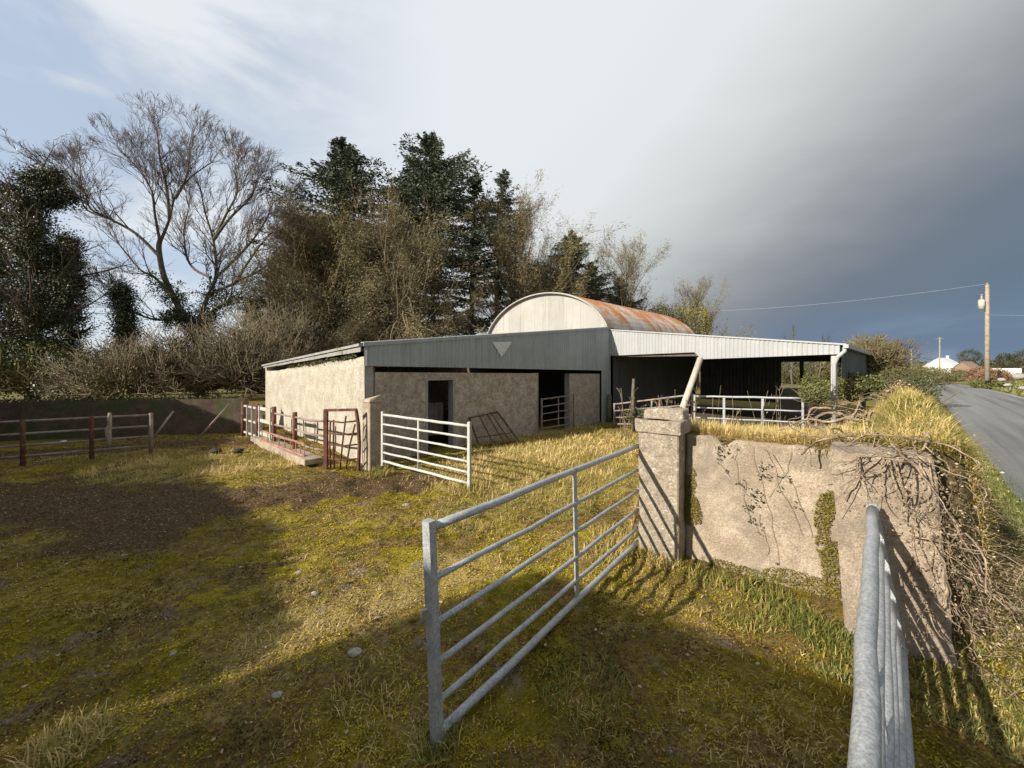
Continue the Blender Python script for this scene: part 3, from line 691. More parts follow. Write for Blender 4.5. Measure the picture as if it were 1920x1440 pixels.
# moss cushions and thatch: the mottled mat that covers the yard
def moss_mat():
    N = 640000; y = 1.5 + 11.5 * RNG.random(N) ** 1.9; x = (RNG.random(N) * 2 - 1) * (1.42 * y + .3)
    k = (x < 4.4) & ~in_bank(x, y) & ~in_shed(x, y) & (x > -12); d, s = polyline_dist(x, y, ROAD_L); k &= s > 0
    x, y = x[k], y[k]; cv = cover(x, y); n = len(x)
    a = fbm(x * 1.5 + 3, y * 1.5, 201); b = fbm(x * 4.5, y * 4.5, 202); c = fbm(x * 13, y * 13, 203)
    v = 0.45 + (a - .5) * 1.7 + (b - .5) * 1.1 + (c - .5) * 0.9 + RNG.normal(0, .04, n) - 0.04
    v = np.where(cv['bright'] > .5, np.clip(v + .16, 0, .80), np.where(v > .62, .62 + (v - .62) * .35, v))
    v = np.where(RNG.random(n) < cv['straw'] * .28, .82 + .14 * RNG.random(n), v)
    v = np.where(cv['mud'] > .35, np.where(RNG.random(n) < .12, .9, .02 + .30 * c + .1 * RNG.random(n)), v)
    keep = RNG.random(n) < np.where(cv['mud'] > .35, .5, np.clip(.35 + 1.2 * (c - .35) + .4 * (b - .4), .12, 1)); x, y, v = x[keep], y[keep], np.clip(v[keep], 0, 1); n = len(x)
    sz = (0.006 + 0.007 * RNG.random(n)) * (0.75 + 0.26 * y)
    C = np.stack([x, y, gz(x, y) + 0.35 * sz], 1)
    V, Q, vv = leaf_quads(C, sz, v, 0, None, 0.7)
    V = V.reshape(-1, 4, 3); V[:, :, 2] = C[:, None, 2] + (V[:, :, 2] - C[:, None, 2]) * 0.55
    tag(np_mesh('moss_mat', V.reshape(-1, 3), Q, None, M['mat'], v=vv), 'mottled mat of moss and dead thatch covering the yard', 'moss', kind='stuff')
moss_mat()
# dead leaves, stalks and chips on the yard
def litter():
    N = 5000; y = 1.6 + 9 * RNG.random(N) ** 1.8; x = (RNG.random(N) * 2 - 1) * (1.4 * y)
    k = (x < 4) & ~in_bank(x, y) & ~in_shed(x, y) & (x > -11); x, y = x[k], y[k]
    C = np.stack([x, y, gz(x, y) + 0.012], 1); n = len(x)
    V, Q, v = leaf_quads(C, 0.012 + 0.022 * RNG.random(n) * (0.6 + 0.2 * y), RNG.random(n) ** 2.2, 0, None, 0.8)
    V = V.reshape(-1, 4, 3); V[:, :, 2] = C[:, None, 2] + (V[:, :, 2] - C[:, None, 2]) * 0.35
    o = np_mesh('leaf_litter', V.reshape(-1, 3), Q, None, M['litter'], v=v)
    tag(o, 'dead leaves and chips scattered over the mossy yard', 'leaf litter', kind='stuff')
litter()
def pebble(name, x, y, z, r, mat, label, cat, group=None, flat=0.55, seed=0):
    rg = np.random.default_rng(seed); V = []; Q = []; T = []
    n, k = 8, 12
    for i in range(n + 1):
        th = math.pi * i / n
        for j in range(k):
            ph = 2 * math.pi * j / k
            q = np.array((math.sin(th) * math.cos(ph), math.sin(th) * math.sin(ph), math.cos(th)))
            rr = 1 + 0.28 * (float(fbm(np.array(q[0] * 1.7 + seed), np.array(q[1] * 1.7 + q[2] * 2.1), seed)) - 0.5) * 2
            V.append((x + q[0] * rr * r * 1.2, y + q[1] * rr * r, z + q[2] * rr * r * flat))
    for i in range(n):
        for j in range(k): Q.append((i * k + j, (i + 1) * k + j, (i + 1) * k + (j + 1) % k, i * k + (j + 1) % k))
    o = np_mesh(name, V, Q, None, mat, smooth=True); return tag(o, label, cat, group)
for i, (px, py, r, lab) in enumerate(((665, 1226, .042, 'flat pale stone bedded in the moss left of the front galvanised gate'), (590, 1120, .03, 'small pale stone on the sunlit moss in the middle of the yard'),
                                      (762, 945, .05, 'pale flat stone on the mud in front of the inner galvanised gate'), (560, 1075, .03, 'low grey stone beside the bright moss patches'), (233, 1040, .025, 'small whitish stone in the shaded moss at left'),
                                      (520, 1310, .028, 'grey stone half sunk in shaded moss near the bottom of the photo'), (325, 1232, .02, 'little pale stone in shade where the two shadows meet'))):
    g = G(px, py); pebble('stone', g[0], g[1], float(gz(g[0], g[1])) + 0.002, r, M['stone'], lab, 'stone', 'loose stones in the yard', 0.4, i + 3)
# ================================================================== GATES
def gate(name, label, cat, group, eb, et, hb, ht, fr, r_rail, r_top, stiles, mat, post=(0.05, 0.05), flat=None, mats=None, sag=0.0, post_ext=0.02, hinge_post=True, ends=True):
    """field gate: eb/et bottom and top of the free stile, hb/ht of the hinge stile, fr rail heights 0..1, stiles places along"""
    eb, et, hb, ht = (np.array(q, float) for q in (eb, et, hb, ht))
    def pt(f, g): return (eb * (1 - g) + et * g) * (1 - f) + (hb * (1 - g) + ht * g) * f
    o = empty(name, tuple((eb + hb) / 2 - np.array((0, 0, 0.0))), label, cat, group)
    axis = (hb - eb); axis[2] = 0; axis /= np.linalg.norm(axis); side = np.array((-axis[1], axis[0], 0))
    for g in fr:
        r = r_top if g in (fr[0], fr[-1]) else r_rail
        n = 11; path = [pt(i / (n - 1), g) - np.array((0, 0, sag * math.sin(math.pi * i / (n - 1)))) + RNG.normal(0, 0.0028, 3) * (0 < i < n - 1) for i in range(n)]
        def rail_(m):
            m.tube(path, r, 12)
            for a_, b_ in ((path[0], path[1]), (path[-1], path[-2])):     # weld collars
                u_ = (b_ - a_) / np.linalg.norm(b_ - a_); m.tube([a_ + u_ * (post[0] * .5), a_ + u_ * (post[0] * .5 + .012)], r * 1.22, 10)
        part('rail', mat, o, rail_, True)
    if ends:
        part('end_post', mat, o, lambda m: m.bar(pt(0, -0.01), pt(0, 1 + post_ext), post[0], post[1], side))
        if hinge_post: part('hinge_post', mat, o, lambda m: m.bar(pt(1, -0.01), pt(1, 1 + post_ext), post[0], post[1], side))
    for f in stiles:
        if flat: part('brace', mat, o, lambda m: m.bar(pt(f, fr[-1]) + side * 0.0, pt(f, fr[0]) - np.array((0, 0, 0.012)), 0.012, flat, side))
        else: part('brace', mat, o, lambda m: m.tube([pt(f, fr[-1]), pt(f, fr[0])], r_rail * 0.95, 10), True)
    return o, pt
FR = (0.985, 0.748, 0.545, 0.36, 0.187, 0.045)
g1, pt1 = gate('field_gate', 'long galvanised front gate standing open across the yard, hung on the capped concrete pillar', 'gate', 'galvanised field gates',
     (-0.397, 2.043, 0.0), (-0.442, 2.043, 1.166), (1.43, 4.29, 0.03), (1.425, 4.28, 1.16), FR, 0.017, 0.0245, (0.515,), M['galv'], (0.06, 0.045), 0.055, hinge_post=False)
part('latch', M['galv'], g1, lambda m: m.tube([pt1(0.0, 0.62), pt1(0.0, 0.62) + np.array((-0.05, -0.02, 0)), pt1(0.0, 0.56) + np.array((-0.05, -0.02, 0))], 0.008, 8), True)
gate('field_gate', 'galvanised gate at bottom right seen end-on along its top rail, against the leaning concrete pillar', 'gate', 'galvanised field gates',
     (0.47, 0.40, 0.06), (0.41, 0.47, 1.03), (2.61, 2.57, 0.08), (2.535, 2.70, 1.03), FR, 0.020, 0.031, (0.45,), M['galv'], (0.05, 0.05), 0.05)
gate('field_gate', 'pale six-bar gate swung open across the shed front, hung on the square yard pillar', 'gate', 'galvanised field gates',
     (-0.70, 6.30, 0.02), (-0.70, 6.30, 1.065), (-2.53, 7.52, 0.10), (-2.53, 7.52, 1.10), (0.985, 0.80, 0.61, 0.42, 0.25, 0.08), 0.02, 0.025, (0.545,), M['galv_pale'], (0.05, 0.05), None, post_ext=0.05)

# ================================================================== PILLARS AND THE WING WALL
def rough_block(m, o, u, v, L, W, z0, z1, seed, amp=0.012, step=0.07, lean=(0, 0)):
    """block with worn, slightly uneven faces and softened arrises"""
    def cuts(D):
        k = max(2, int(D / step)); return [0.0] + [0.014 / D + (1 - 0.028 / D) * i / k for i in range(k + 1)] + [1.0]
    ca_, cb_, cc_ = cuts(L), cuts(W), cuts(z1 - z0)
    nx, ny, nz = len(ca_) - 1, len(cb_) - 1, len(cc_) - 1
    def pt(a, b, c):
        x, y, z = ca_[a] * L, cb_[b] * W, z0 + cc_[c] * (z1 - z0)
        e = 0.012
        # round the arrises
        da, db, dc = min(x, L - x), min(y, W - y), min(z - z0, z1 - z)
        ca = (1 if x > L / 2 else -1) * -1; cb = (1 if y > W / 2 else -1) * -1
        near = sorted((da, db))[1]
        if near < 1e-6: x += ca * e * 0.55; y += cb * e * 0.55
        if z1 - z < 1e-6:
            if da < 1e-6: x += ca * e * 0.6
            if db < 1e-6: y += cb * e * 0.6
            if min(da, db) < 1e-6: z -= e * 0.4
        j = amp * 2 * (np.array([float(fbm(np.array(px * 5.0 + seed), np.array(pz * 5.0 + py * 3.3), seed + 7)) for px, py, pz in ((x, y, z),)])[0] - 0.5)
        sgx = -1 if x < L / 2 else 1; sgy = -1 if y < W / 2 else 1
        if da < 1e-6: x += sgx * j
        if db < 1e-6: y += sgy * j
        if z1 - z < 0.03: z += j * 1.4
        h = (z - z0)
        return (o[0] + u[0] * x + v[0] * y + lean[0] * h, o[1] + u[1] * x + v[1] * y + lean[1] * h, z)
    def face(fn, na, nb, flip):
        V = [fn(i, j) for j in range(nb + 1) for i in range(na + 1)]
        Q = []
        for j in range(nb):
            for i in range(na):
                q = (j * (na + 1) + i, j * (na + 1) + i + 1, (j + 1) * (na + 1) + i + 1, (j + 1) * (na + 1) + i)
                Q.append(q if not flip else q[::-1])
        m.add(V, Q)
    face(lambda a, c: pt(a, 0, c), nx, nz, False); face(lambda a, c: pt(a, ny, c), nx, nz, True)
    face(lambda b, c: pt(0, b, c), ny, nz, True); face(lambda b, c: pt(nx, b, c), ny, nz, False)
    face(lambda a, b: pt(a, b, nz), nx, ny, False); face(lambda a, b: pt(a, b, 0), nx, ny, True)
PU = nrm((0.783, -0.622)); PV = (-PU[1], PU[0])
p1 = empty('gate_pillar', (1.375, 4.18, 0), 'square concrete gate pillar with a moulded cap, striped by the shadows of the front gate', 'pillar', 'concrete gate pillars')
part('shaft', M['concrete_pale'], p1, lambda m: rough_block(m, (1.375, 4.18), PU, PV, 0.417, 0.40, -0.15, 1.312, 3, 0.014))
part('cap', M['concrete_pale'], p1, lambda m: rough_block(m, sh((1.375, 4.18), (PU, -0.018), (PV, -0.018)), PU, PV, 0.455, 0.44, 1.314, 1.435, 5, 0.024, 0.05))
for k in range(2):
    part('hinge', M['rust'], p1, lambda m: m.tube([(1.385, 4.27, 1.02 - 0.78 * k), (1.42, 4.31, 1.02 - 0.78 * k)], 0.018, 8), True)
blk = MB(); rough_block(blk, sh((1.375, 4.18), (PU, 0.0), (PV, 0.14)), PU, PV, 0.42, 0.24, 1.445, 1.55, 9, 0.03, 0.05)
tag(blk.build('concrete_block', M['concrete_pale']), 'bleached concrete block lying on top of the capped gate pillar', 'block')
p2 = empty('gate_pillar', (2.49, 2.85, 0), 'leaning concrete gate pillar at right, its top overgrown with dry ivy stems', 'pillar', 'concrete gate pillars')
QU = nrm((0.485, -0.30)); QV = nrm((0.66, 0.75))
part('shaft', M['concrete'], p2, lambda m: rough_block(m, (2.49, 2.85), QU, QV, 0.57, 0.42, -0.15, 1.38, 13, 0.016, lean=(-0.028, 0.075)))
p3 = empty('gate_pillar', (-2.78, 7.5, 0), 'square concrete yard pillar before the corner of the cattle shed, lit on one side and dark on the other', 'pillar', 'concrete gate pillars')
part('shaft', M['concrete'], p3, lambda m: rough_block(m, sh((-2.78, 7.5), (GX, -0.36)), GX, A, 0.36, 0.26, -0.1, 1.32, 17, 0.012, 0.06))
part('cap', M['concrete'], p3, lambda m: (m.hexa([(*sh((-2.78, 7.5), (GX, -0.39), (A, -0.02)), 1.322), (*sh((-2.78, 7.5), (GX, 0.02), (A, -0.02)), 1.322), (*sh((-2.78, 7.5), (GX, 0.02), (A, 0.28)), 1.322), (*sh((-2.78, 7.5), (GX, -0.39), (A, 0.28)), 1.322)],
      [(*sh((-2.78, 7.5), (GX, -0.37), (A, 0.0)), 1.36), (*sh((-2.78, 7.5), (GX, -0.01), (A, 0.02)), 1.39), (*sh((-2.78, 7.5), (GX, -0.02), (A, 0.24)), 1.47), (*sh((-2.78, 7.5), (GX, -0.34), (A, 0.24)), 1.40)])))
# wing wall between the two pillars: cast concrete with a broken top edge
WA, WB = (1.86, 4.11), (2.86, 3.20)
WU = nrm((WB[0] - WA[0], WB[1] - WA[1])); WN = (WU[1], -WU[0]); WL = math.hypot(WB[0] - WA[0], WB[1] - WA[1])
def wing_wall(m):
    nx, nz, th = 46, 40, 0.2
    V = []
    for side in (0, 1):
        for j in range(nz + 1):
            for i in range(nx + 1):
                s = WL * i / nx; top = 1.285 + 0.05 * (float(fbm(np.array(s * 3.0), np.array(2.0), 33)) - 0.5) - 0.09 * math.exp(-((s - 0.36) / 0.07) ** 2) + 0.03 * (float(fbm(np.array(s * 14.0), np.array(5.0), 35)) - 0.5)
                z = -0.15 + (top + 0.15) * j / nz
                e = (float(fbm(np.array(s * 2.2), np.array(z * 2.2), 34)) - 0.5) * 0.05 + (float(fbm(np.array(s * 11), np.array(z * 11), 36)) - 0.5) * 0.02
                q = sh(WA, (WU, s), (WN, (e if side == 0 else -th)))
                V.append((q[0], q[1], z))
    k = (nx + 1) * (nz + 1); Q = []
    for j in range(nz):
        for i in range(nx):
            a = j * (nx + 1) + i; Q.append((a, a + 1, a + nx + 2, a + nx + 1)); Q.append((k + a, k + a + nx + 1, k + a + nx + 2, k + a + 1))
    for i in range(nx):
        a = nz * (nx + 1) + i; Q.append((a, a + 1, k + a + 1, k + a))
    for j in range(nz):
        a = j * (nx + 1); Q.append((a, a + nx + 1, k + a + nx + 1, k + a)); a += nx; Q.append((a, k + a, k + a + nx + 1, a + nx + 1))
    m.add(V, Q)
ww = part('wing_wall', M['concrete'], None, wing_wall, True)
tag(ww, 'low concrete retaining wall between the two gate pillars with straw grass along its top', 'wall')
def moss_patch(spots, parent, seed):
    V = []; v = []
    rg = np.random.default_rng(seed)
    for (s, z, rs, rz, n) in spots:
        a = rg.uniform(0, 2 * math.pi, n); q = np.sqrt(rg.random(n))
        ss = s + rs * q * np.cos(a); zz = z + rz * q * np.sin(a)
        keep = fbm(ss * 9, zz * 9, seed) + 0.35 * (1 - q) > 0.45
        for S_, Z_ in zip(ss[keep], zz[keep]):
            p = sh(WA, (WU, S_), (WN, 0.014 + 0.014 * rg.random())); V.append((p[0], p[1], Z_)); v.append(rg.random())
    return leaves('moss', np.array(V), 0.008 + 0.014 * RNG.random(len(V)), np.array(v), M['moss'], parent)
moss_patch([(0.05, 0.70, 0.09, 0.26, 2200), (0.06, 0.46, 0.10, 0.16, 1400), (1.15, 0.62, 0.07, 0.30, 1800), (1.22, 0.30, 0.09, 0.35, 2400), (1.0, 0.08, 0.3, 0.10, 1800), (1.20, 0.86, 0.05, 0.10, 500), (0.55, 0.03, 0.4, 0.05, 1200)], ww, 5)
def wall_vines():
    rg = random.Random(4); S = []; tips = []
    for (s0, z0, ln, dr) in ((0.62, 1.25, 1.1, 0.0), (0.72, 1.25, 0.8, 0.12), (0.48, 1.25, 0.4, -0.05), (0.30, 1.22, 0.35, 0.05), (0.68, 0.62, 0.4, -0.3), (0.78, 1.2, 0.75, 0.45), (0.56, 0.9, 0.5, 0.2), (0.92, 1.25, 0.5, -0.1)):
        s, z = s0, z0; a = dr
        for i in range(16):
            a += rg.gauss(0, 0.22); a = a * 0.93 + dr * 0.07; st = ln / 16
            s2 = s + math.sin(a) * st; z2 = z - math.cos(a) * st
            p0 = sh(WA, (WU, s), (WN, 0.022)); p1 = sh(WA, (WU, s2), (WN, 0.022))
            S.append((p0[0], p0[1], z, p1[0], p1[1], z2, 0.0024, 0.0022)); s, z = s2, z2
            if rg.random() < 0.12: tips.append((p1[0], p1[1], z2))
    o = build_segs('climbing_stems', S, M['vine'])
    C = []
    for q in [sh(WA, (WU, 0.62), (WN, 0.03)), sh(WA, (WU, 0.70), (WN, 0.03)), sh(WA, (WU, 0.66), (WN, 0.03)), sh(WA, (WU, 0.36), (WN, 0.03))]:
        for i in range(34): C.append((q[0] + rg.gauss(0, .03), q[1] + rg.gauss(0, .03), (0.66, 1.02, 0.78, 1.2)[len(C) // 34] + rg.gauss(0, .05)))
    C = np.array(C + [(a + rg.gauss(0, .02), b_ + rg.gauss(0, .02), c + rg.gauss(0, .02)) for a, b_, c in tips for i in range(4)])
    leaves('leaves', C, 0.03, RNG.random(len(C)) * 0.6, M['ivy'], o)
    tag(o, 'thin climbing stems with a few dark leaves trailing down the concrete wing wall', 'climber')
wall_vines()

# ================================================================== CATTLE SHED (low block before the hay barn)
LF = math.hypot(C1[0] - C0[0], C1[1] - C0[1]); LS = 8.76
NGX = (-GX[0], -GX[1])
def roof_z(s, tt): return 2.50 + s * (1.02 / LF) - tt * (0.38 / LS)
def sheet(m, o, u, nrm_, L, top, bot, amp=0.011, period=0.105, n_per=4, off=0.0, s0=0.0, s1=None):
    s1 = L if s1 is None else s1; n = max(4, int((s1 - s0) / period * n_per)); V = []
    for i in range(n + 1):
        s = s0 + (s1 - s0) * i / n; e = off + amp * math.sin(2 * math.pi * s / period)
        q = sh(o, (u, s), (nrm_, e)); V += [(q[0], q[1], bot(s)), (q[0], q[1], top(s))]
    m.add(V, [(2 * i, 2 * i + 2, 2 * i + 3, 2 * i + 1) for i in range(n)])
fs = lambda px: along(px, C0, A)
shed = empty('cattle_shed', (*C0, 0), 'low cattle shed with a grey corrugated fascia, cream end wall and dark doorways', 'shed')
bz = lambda s: 2.045 - 0.145 * s / LF
sd0, sd1, sg0, sg1, sc0 = fs(805), fs(852), fs(1012), fs(1070), fs(1127)
wt = lambda s: 1.915 - 0.135 * s / LF
def fwall(m, k_):
    th = 0.2
    def seg(a, b, z0=-0.15):
        q0 = sh(C0, (A, a), (GX, -0.06)); q1 = sh(C0, (A, b), (GX, -0.06)); r1 = sh(q1, (GX, -th)); r0 = sh(q0, (GX, -th))
        za, zb = wt(a), wt(b)
        m.hexa([(*q0, z0), (*q1, z0), (*r1, z0), (*r0, z0)], [(*q0, za), (*q1, zb), (*r1, zb), (*r0, za)])
    if k_ == 0: return seg(fs(702), sd0 - 0.06)
    if k_ == 1: return seg(sd1 + 0.06, sg0 - 0.04)
    if k_ == 2: return seg(sg1 + 0.03, sc0)
    q0 = sh(C0, (A, sd0 - 0.06), (GX, -0.06)); q1 = sh(C0, (A, sd1 + 0.06), (GX, -0.06)); r1 = sh(q1, (GX, -th)); r0 = sh(q0, (GX, -th))
    m.hexa([(*q0, 1.75), (*q1, 1.75), (*r1, 1.75), (*r0, 1.75)], [(*q0, wt(sd0)), (*q1, wt(sd1)), (*r1, wt(sd1)), (*r0, wt(sd0))])
for k_ in range(4): part('wall_panel', M['wall_grey'], shed, lambda m: fwall(m, k_))
def dframe(m):
    m.box(sh(C0, (A, sd0 - 0.06), (GX, -0.262)), A, GX, 0.06, 0.207, -0.1, 1.70)
    m.box(sh(C0, (A, sd1), (GX, -0.262)), A, GX, 0.06, 0.207, -0.1, 1.70)
    m.box(sh(C0, (A, sd0 - 0.06), (GX, -0.262)), A, GX, sd1 - sd0 + 0.12, 0.207, 1.702, 1.75)
part('door_frame', M['frame_pale'], shed, dframe)
part('jamb', M['frame_pale'], shed, lambda m: m.box(sh(C0, (A, sg0 - 0.04), (GX, -0.262)), A, GX, 0.04, 0.207, -0.1, 1.86))
part('jamb', M['frame_pale'], shed, lambda m: m.box(sh(C0, (A, sg1), (GX, -0.262)), A, GX, 0.03, 0.207, -0.1, 1.80))
part('half_door', M['wood_dark'], shed, lambda m: [m.box(sh(C0, (A, sd0 + 0.005 + i * (sd1 - sd0 - 0.01) / 5), (GX, -0.5)), A, GX, (sd1 - sd0 - 0.02) / 5 - 0.008, 0.03, 0.3, 1.12) for i in range(5)])
part('corner_column', M['frame_pale'], shed, lambda m: m.box(sh(C0, (GX, -0.30)), A, GX, fs(701), 0.28, -0.15, 2.04, 0.01))
def left_wall(m):
    n, nz = 60, 10; V = []
    for side in (0, 1):
        for j in range(nz + 1):
            for i in range(n + 1):
                s = 0.02 + (LS - 0.02) * i / n
                top = roof_z(0, s) - 0.17 - 0.13 * float(fbm(np.array(s * 1.7), np.array(1.0), 44)) - 0.05 * float(fbm(np.array(s * 6), np.array(4.0), 45))
                z = -0.2 + (top + 0.2) * j / nz
                e = (float(fbm(np.array(s * 1.5), np.array(z * 2), 46)) - 0.5) * 0.05
                q = sh(C0, (NGX, s), (A, e if side == 0 else 0.22)); V.append((*q, z))
    k = (n + 1) * (nz + 1); Q = []
    for j in range(nz):
        for i in range(n):
            a = j * (n + 1) + i; Q.append((a, a + 1, a + n + 2, a + n + 1)); Q.append((k + a, k + a + 1, k + a + n + 2, k + a + n + 1))
    for i in range(n):
        a = nz * (n + 1) + i; Q.append((a, a + 1, k + a + 1, k + a))
    m.add(V, Q)
part('end_wall', M['render_cream'], shed, left_wall, True)
part('back_wall', M['wall_grey'], shed, lambda m: (m.box(sh(C0, (NGX, LS)), A, NGX, LF + 0.2, 0.2, -0.2, 2.05), m.box(sh(C1, (NGX, LS)), NGX, A, 0.2, 0.2, -0.2, 2.6)))
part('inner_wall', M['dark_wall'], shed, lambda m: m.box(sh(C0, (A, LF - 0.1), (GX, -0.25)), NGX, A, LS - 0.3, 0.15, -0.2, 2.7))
def roof(m):
    n = 100; th = 0.035
    def g(off):
        V = []
        for i in range(n + 1):
            s = -0.14 + (LF + 0.10) * i / n
            for j in range(2):
                tt = -0.02 + (LS + 0.15) * j
                q = sh(C0, (A, s), (NGX, tt)); V.append((*q, roof_z(s, tt) + 0.02 + off + (0.016 * math.sin(i * 2.1) if off == 0 else 0)))
        return V
    a = g(0); b_ = g(-th - 0.02)
    Q = [(2 * i, 2 * i + 2, 2 * i + 3, 2 * i + 1) for i in range(n)]
    k = len(a); m.add(a + b_, Q + [(k + 2 * i, k + 2 * i + 1, k + 2 * i + 3, k + 2 * i + 2) for i in range(n)] + [(2 * i, 2 * i + 2, k + 2 * i + 2, k + 2 * i) for i in range(n)] + [(0, 1, k + 1, k), (2 * n, k + 2 * n, k + 2 * n + 1, 2 * n + 1)])
part('roof', M['fibre'], shed, roof)
part('roof_shade_sheet', M['wood_dark'], shed, lambda m: m.hexa([(*sh(C0, (A, a_), (NGX, t_)), roof_z(a_, t_) - .10) for a_, t_ in ((.1, .25), (LF - .12, .06), (LF - .12, LS - .25), (.25, LS - .25))], [(*sh(C0, (A, a_), (NGX, t_)), roof_z(a_, t_) - .07) for a_, t_ in ((.1, .25), (LF - .12, .06), (LF - .12, LS - .25), (.25, LS - .25))]))  # dark sheet added under the roof, painting the gap above the wall as shade
def verge_board(m):
    # short overlapping verge sheets along the end wall
    nb = 9
    for i in range(nb):
        a, b_ = LS * i / nb, LS * (i + 1) / nb + 0.03
        o = -0.10 - 0.006 * (i % 2)
        q0, q1 = sh(C0, (NGX, a), (A, o)), sh(C0, (NGX, b_), (A, o)); e = 0.014
        r0, r1 = sh(q0, (A, 0.02)), sh(q1, (A, 0.02)); d = 0.155 - 0.004 * i
        m.hexa([(*q0, roof_z(0, a) - d + e * (i % 3 - 1) * 0.5), (*q1, roof_z(0, b_) - d), (*r1, roof_z(0, b_) - d), (*r0, roof_z(0, a) - d + e * (i % 3 - 1) * 0.5)],
               [(*q0, roof_z(0, a) - 0.015), (*q1, roof_z(0, b_) - 0.015), (*r1, roof_z(0, b_) - 0.015), (*r0, roof_z(0, a) - 0.015)])
part('verge_sheet', M['fibre'], shed, verge_board)
vp = np.array([(*sh(C0, (NGX, s_), (A, -0.04 + RNG.normal(0, .03))), roof_z(0, s_) - 0.19 - abs(RNG.normal(0, .04))) for s_ in np.concatenate([RNG.uniform(0.4, 5.5, 500), RNG.normal(3.2, .5, 300)])])
leaves('eaves_moss', vp, 0.06, RNG.random(len(vp)), M['hedge'], shed)
part('fascia', M['sheet_grey'], shed, lambda m: (sheet(m, C0, A, GX, LF, lambda s: roof_z(s, 0) + 0.0, bz, off=0.03, s0=-0.03),
      sheet(m, C0, A, GX, LF, lambda s: bz(s), lambda s: -0.1, off=0.03, s0=sc0, s1=LF + 0.02)))
part('ridge_flashing', M['sheet_grey'], shed, lambda m: m.hexa([(*sh(C0, (A, -0.05), (GX, 0.055)), roof_z(0, 0) - 0.05), (*sh(C0, (A, LF), (GX, 0.055)), roof_z(LF, 0) - 0.05), (*sh(C0, (A, LF), (GX, -0.1)), roof_z(LF, 0) + 0.025), (*sh(C0, (A, -0.05), (GX, -0.1)), roof_z(0, 0) + 0.025)],
      [(*sh(C0, (A, -0.05), (GX, 0.055)), roof_z(0, 0) + 0.03), (*sh(C0, (A, LF), (GX, 0.055)), roof_z(LF, 0) + 0.03), (*sh(C0, (A, LF), (GX, -0.1)), roof_z(LF, 0) + 0.045), (*sh(C0, (A, -0.05), (GX, -0.1)), roof_z(0, 0) + 0.045)]))
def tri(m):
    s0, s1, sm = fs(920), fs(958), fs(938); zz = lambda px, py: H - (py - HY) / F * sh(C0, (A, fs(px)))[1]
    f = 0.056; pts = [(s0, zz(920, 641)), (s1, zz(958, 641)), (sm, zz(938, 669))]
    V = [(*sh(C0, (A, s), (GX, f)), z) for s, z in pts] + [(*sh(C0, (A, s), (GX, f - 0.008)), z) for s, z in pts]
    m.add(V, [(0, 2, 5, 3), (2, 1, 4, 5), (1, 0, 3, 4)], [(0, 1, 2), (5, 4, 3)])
part('triangle_sunpatch', M['triangle'], shed, tri)  # white plate standing in for a patch of sunlight on the fascia
part('purlin', M['wood_dark'], shed, lambda m: m.bar((*sh(C0, (A, 0.1), (GX, -1.6)), 2.15), (*sh(C0, (A, LF - .3), (GX, -1.6)), 2.6), 0.12, 0.10))

# ================================================================== HAY BARN with round roof
barn = empty('hay_barn', (*C1, 0), 'round-roofed hay barn with a cream gable and rusting curved roof behind the cattle shed', 'barn')
BW, BL, BS, BR = 7.05, 8.5, 3.50, 1.74
HA = R(74)
def arc(f):        # f 0..1 across the gable, from the corner at C1
    th = HA * (2 * f - 1); return (BW * 0.5 * (1 + math.sin(th) / math.sin(HA)), BS + BR * (math.cos(th) - math.cos(HA)) / (1 - math.cos(HA)))
def arc_z(wv):
    u = max(-1, min(1, (wv / BW * 2 - 1))); th = math.asin(u * math.sin(HA)); return BS + BR * (math.cos(th) - math.cos(HA)) / (1 - math.cos(HA))
part('gable', M['sheet_cream'], barn, lambda m: sheet(m, C1, NGX, (-A[0], -A[1]), BW, arc_z, lambda s: 1.9, amp=0.010, period=0.12, n_per=4, off=-0.02))
def broof(m):
    nu, na = 360, 26; V = []
    for i in range(nu + 1):
        u = -0.12 + (BL + 0.24) * i / nu; e = 0.012 * math.sin(2 * math.pi * u / 0.1)
        for j in range(na + 1):
            f = j / na; wv, z = arc(f); th = HA * (2 * f - 1)
            q = sh(C1, (NGX, wv + (e + 0.03) * math.sin(th)), (A, u)); V.append((*q, z + (e + 0.03) * math.cos(th)))
    m.add(V, [(i * (na + 1) + j, i * (na + 1) + j + 1, (i + 1) * (na + 1) + j + 1, (i + 1) * (na + 1) + j) for i in range(nu) for j in range(na)])
part('roof', M['sheet_rust'], barn, broof, True)
part('gable_trim', M['sheet_cream'], barn, lambda m: m.tube([(*sh(C1, (NGX, arc(f)[0]), (A, -0.13)), arc(f)[1] + 0.02) for f in np.linspace(0, 1, 40)], 0.035, 8), True)
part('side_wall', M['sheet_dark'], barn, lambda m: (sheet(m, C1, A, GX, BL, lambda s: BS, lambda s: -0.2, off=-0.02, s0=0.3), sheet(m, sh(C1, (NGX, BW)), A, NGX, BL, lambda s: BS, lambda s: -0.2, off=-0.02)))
part('end_sheet', M['sheet_dark'], barn, lambda m: sheet(m, sh(C1, (A, BL - 0.1)), NGX, A, BW, arc_z, lambda s: -0.2))

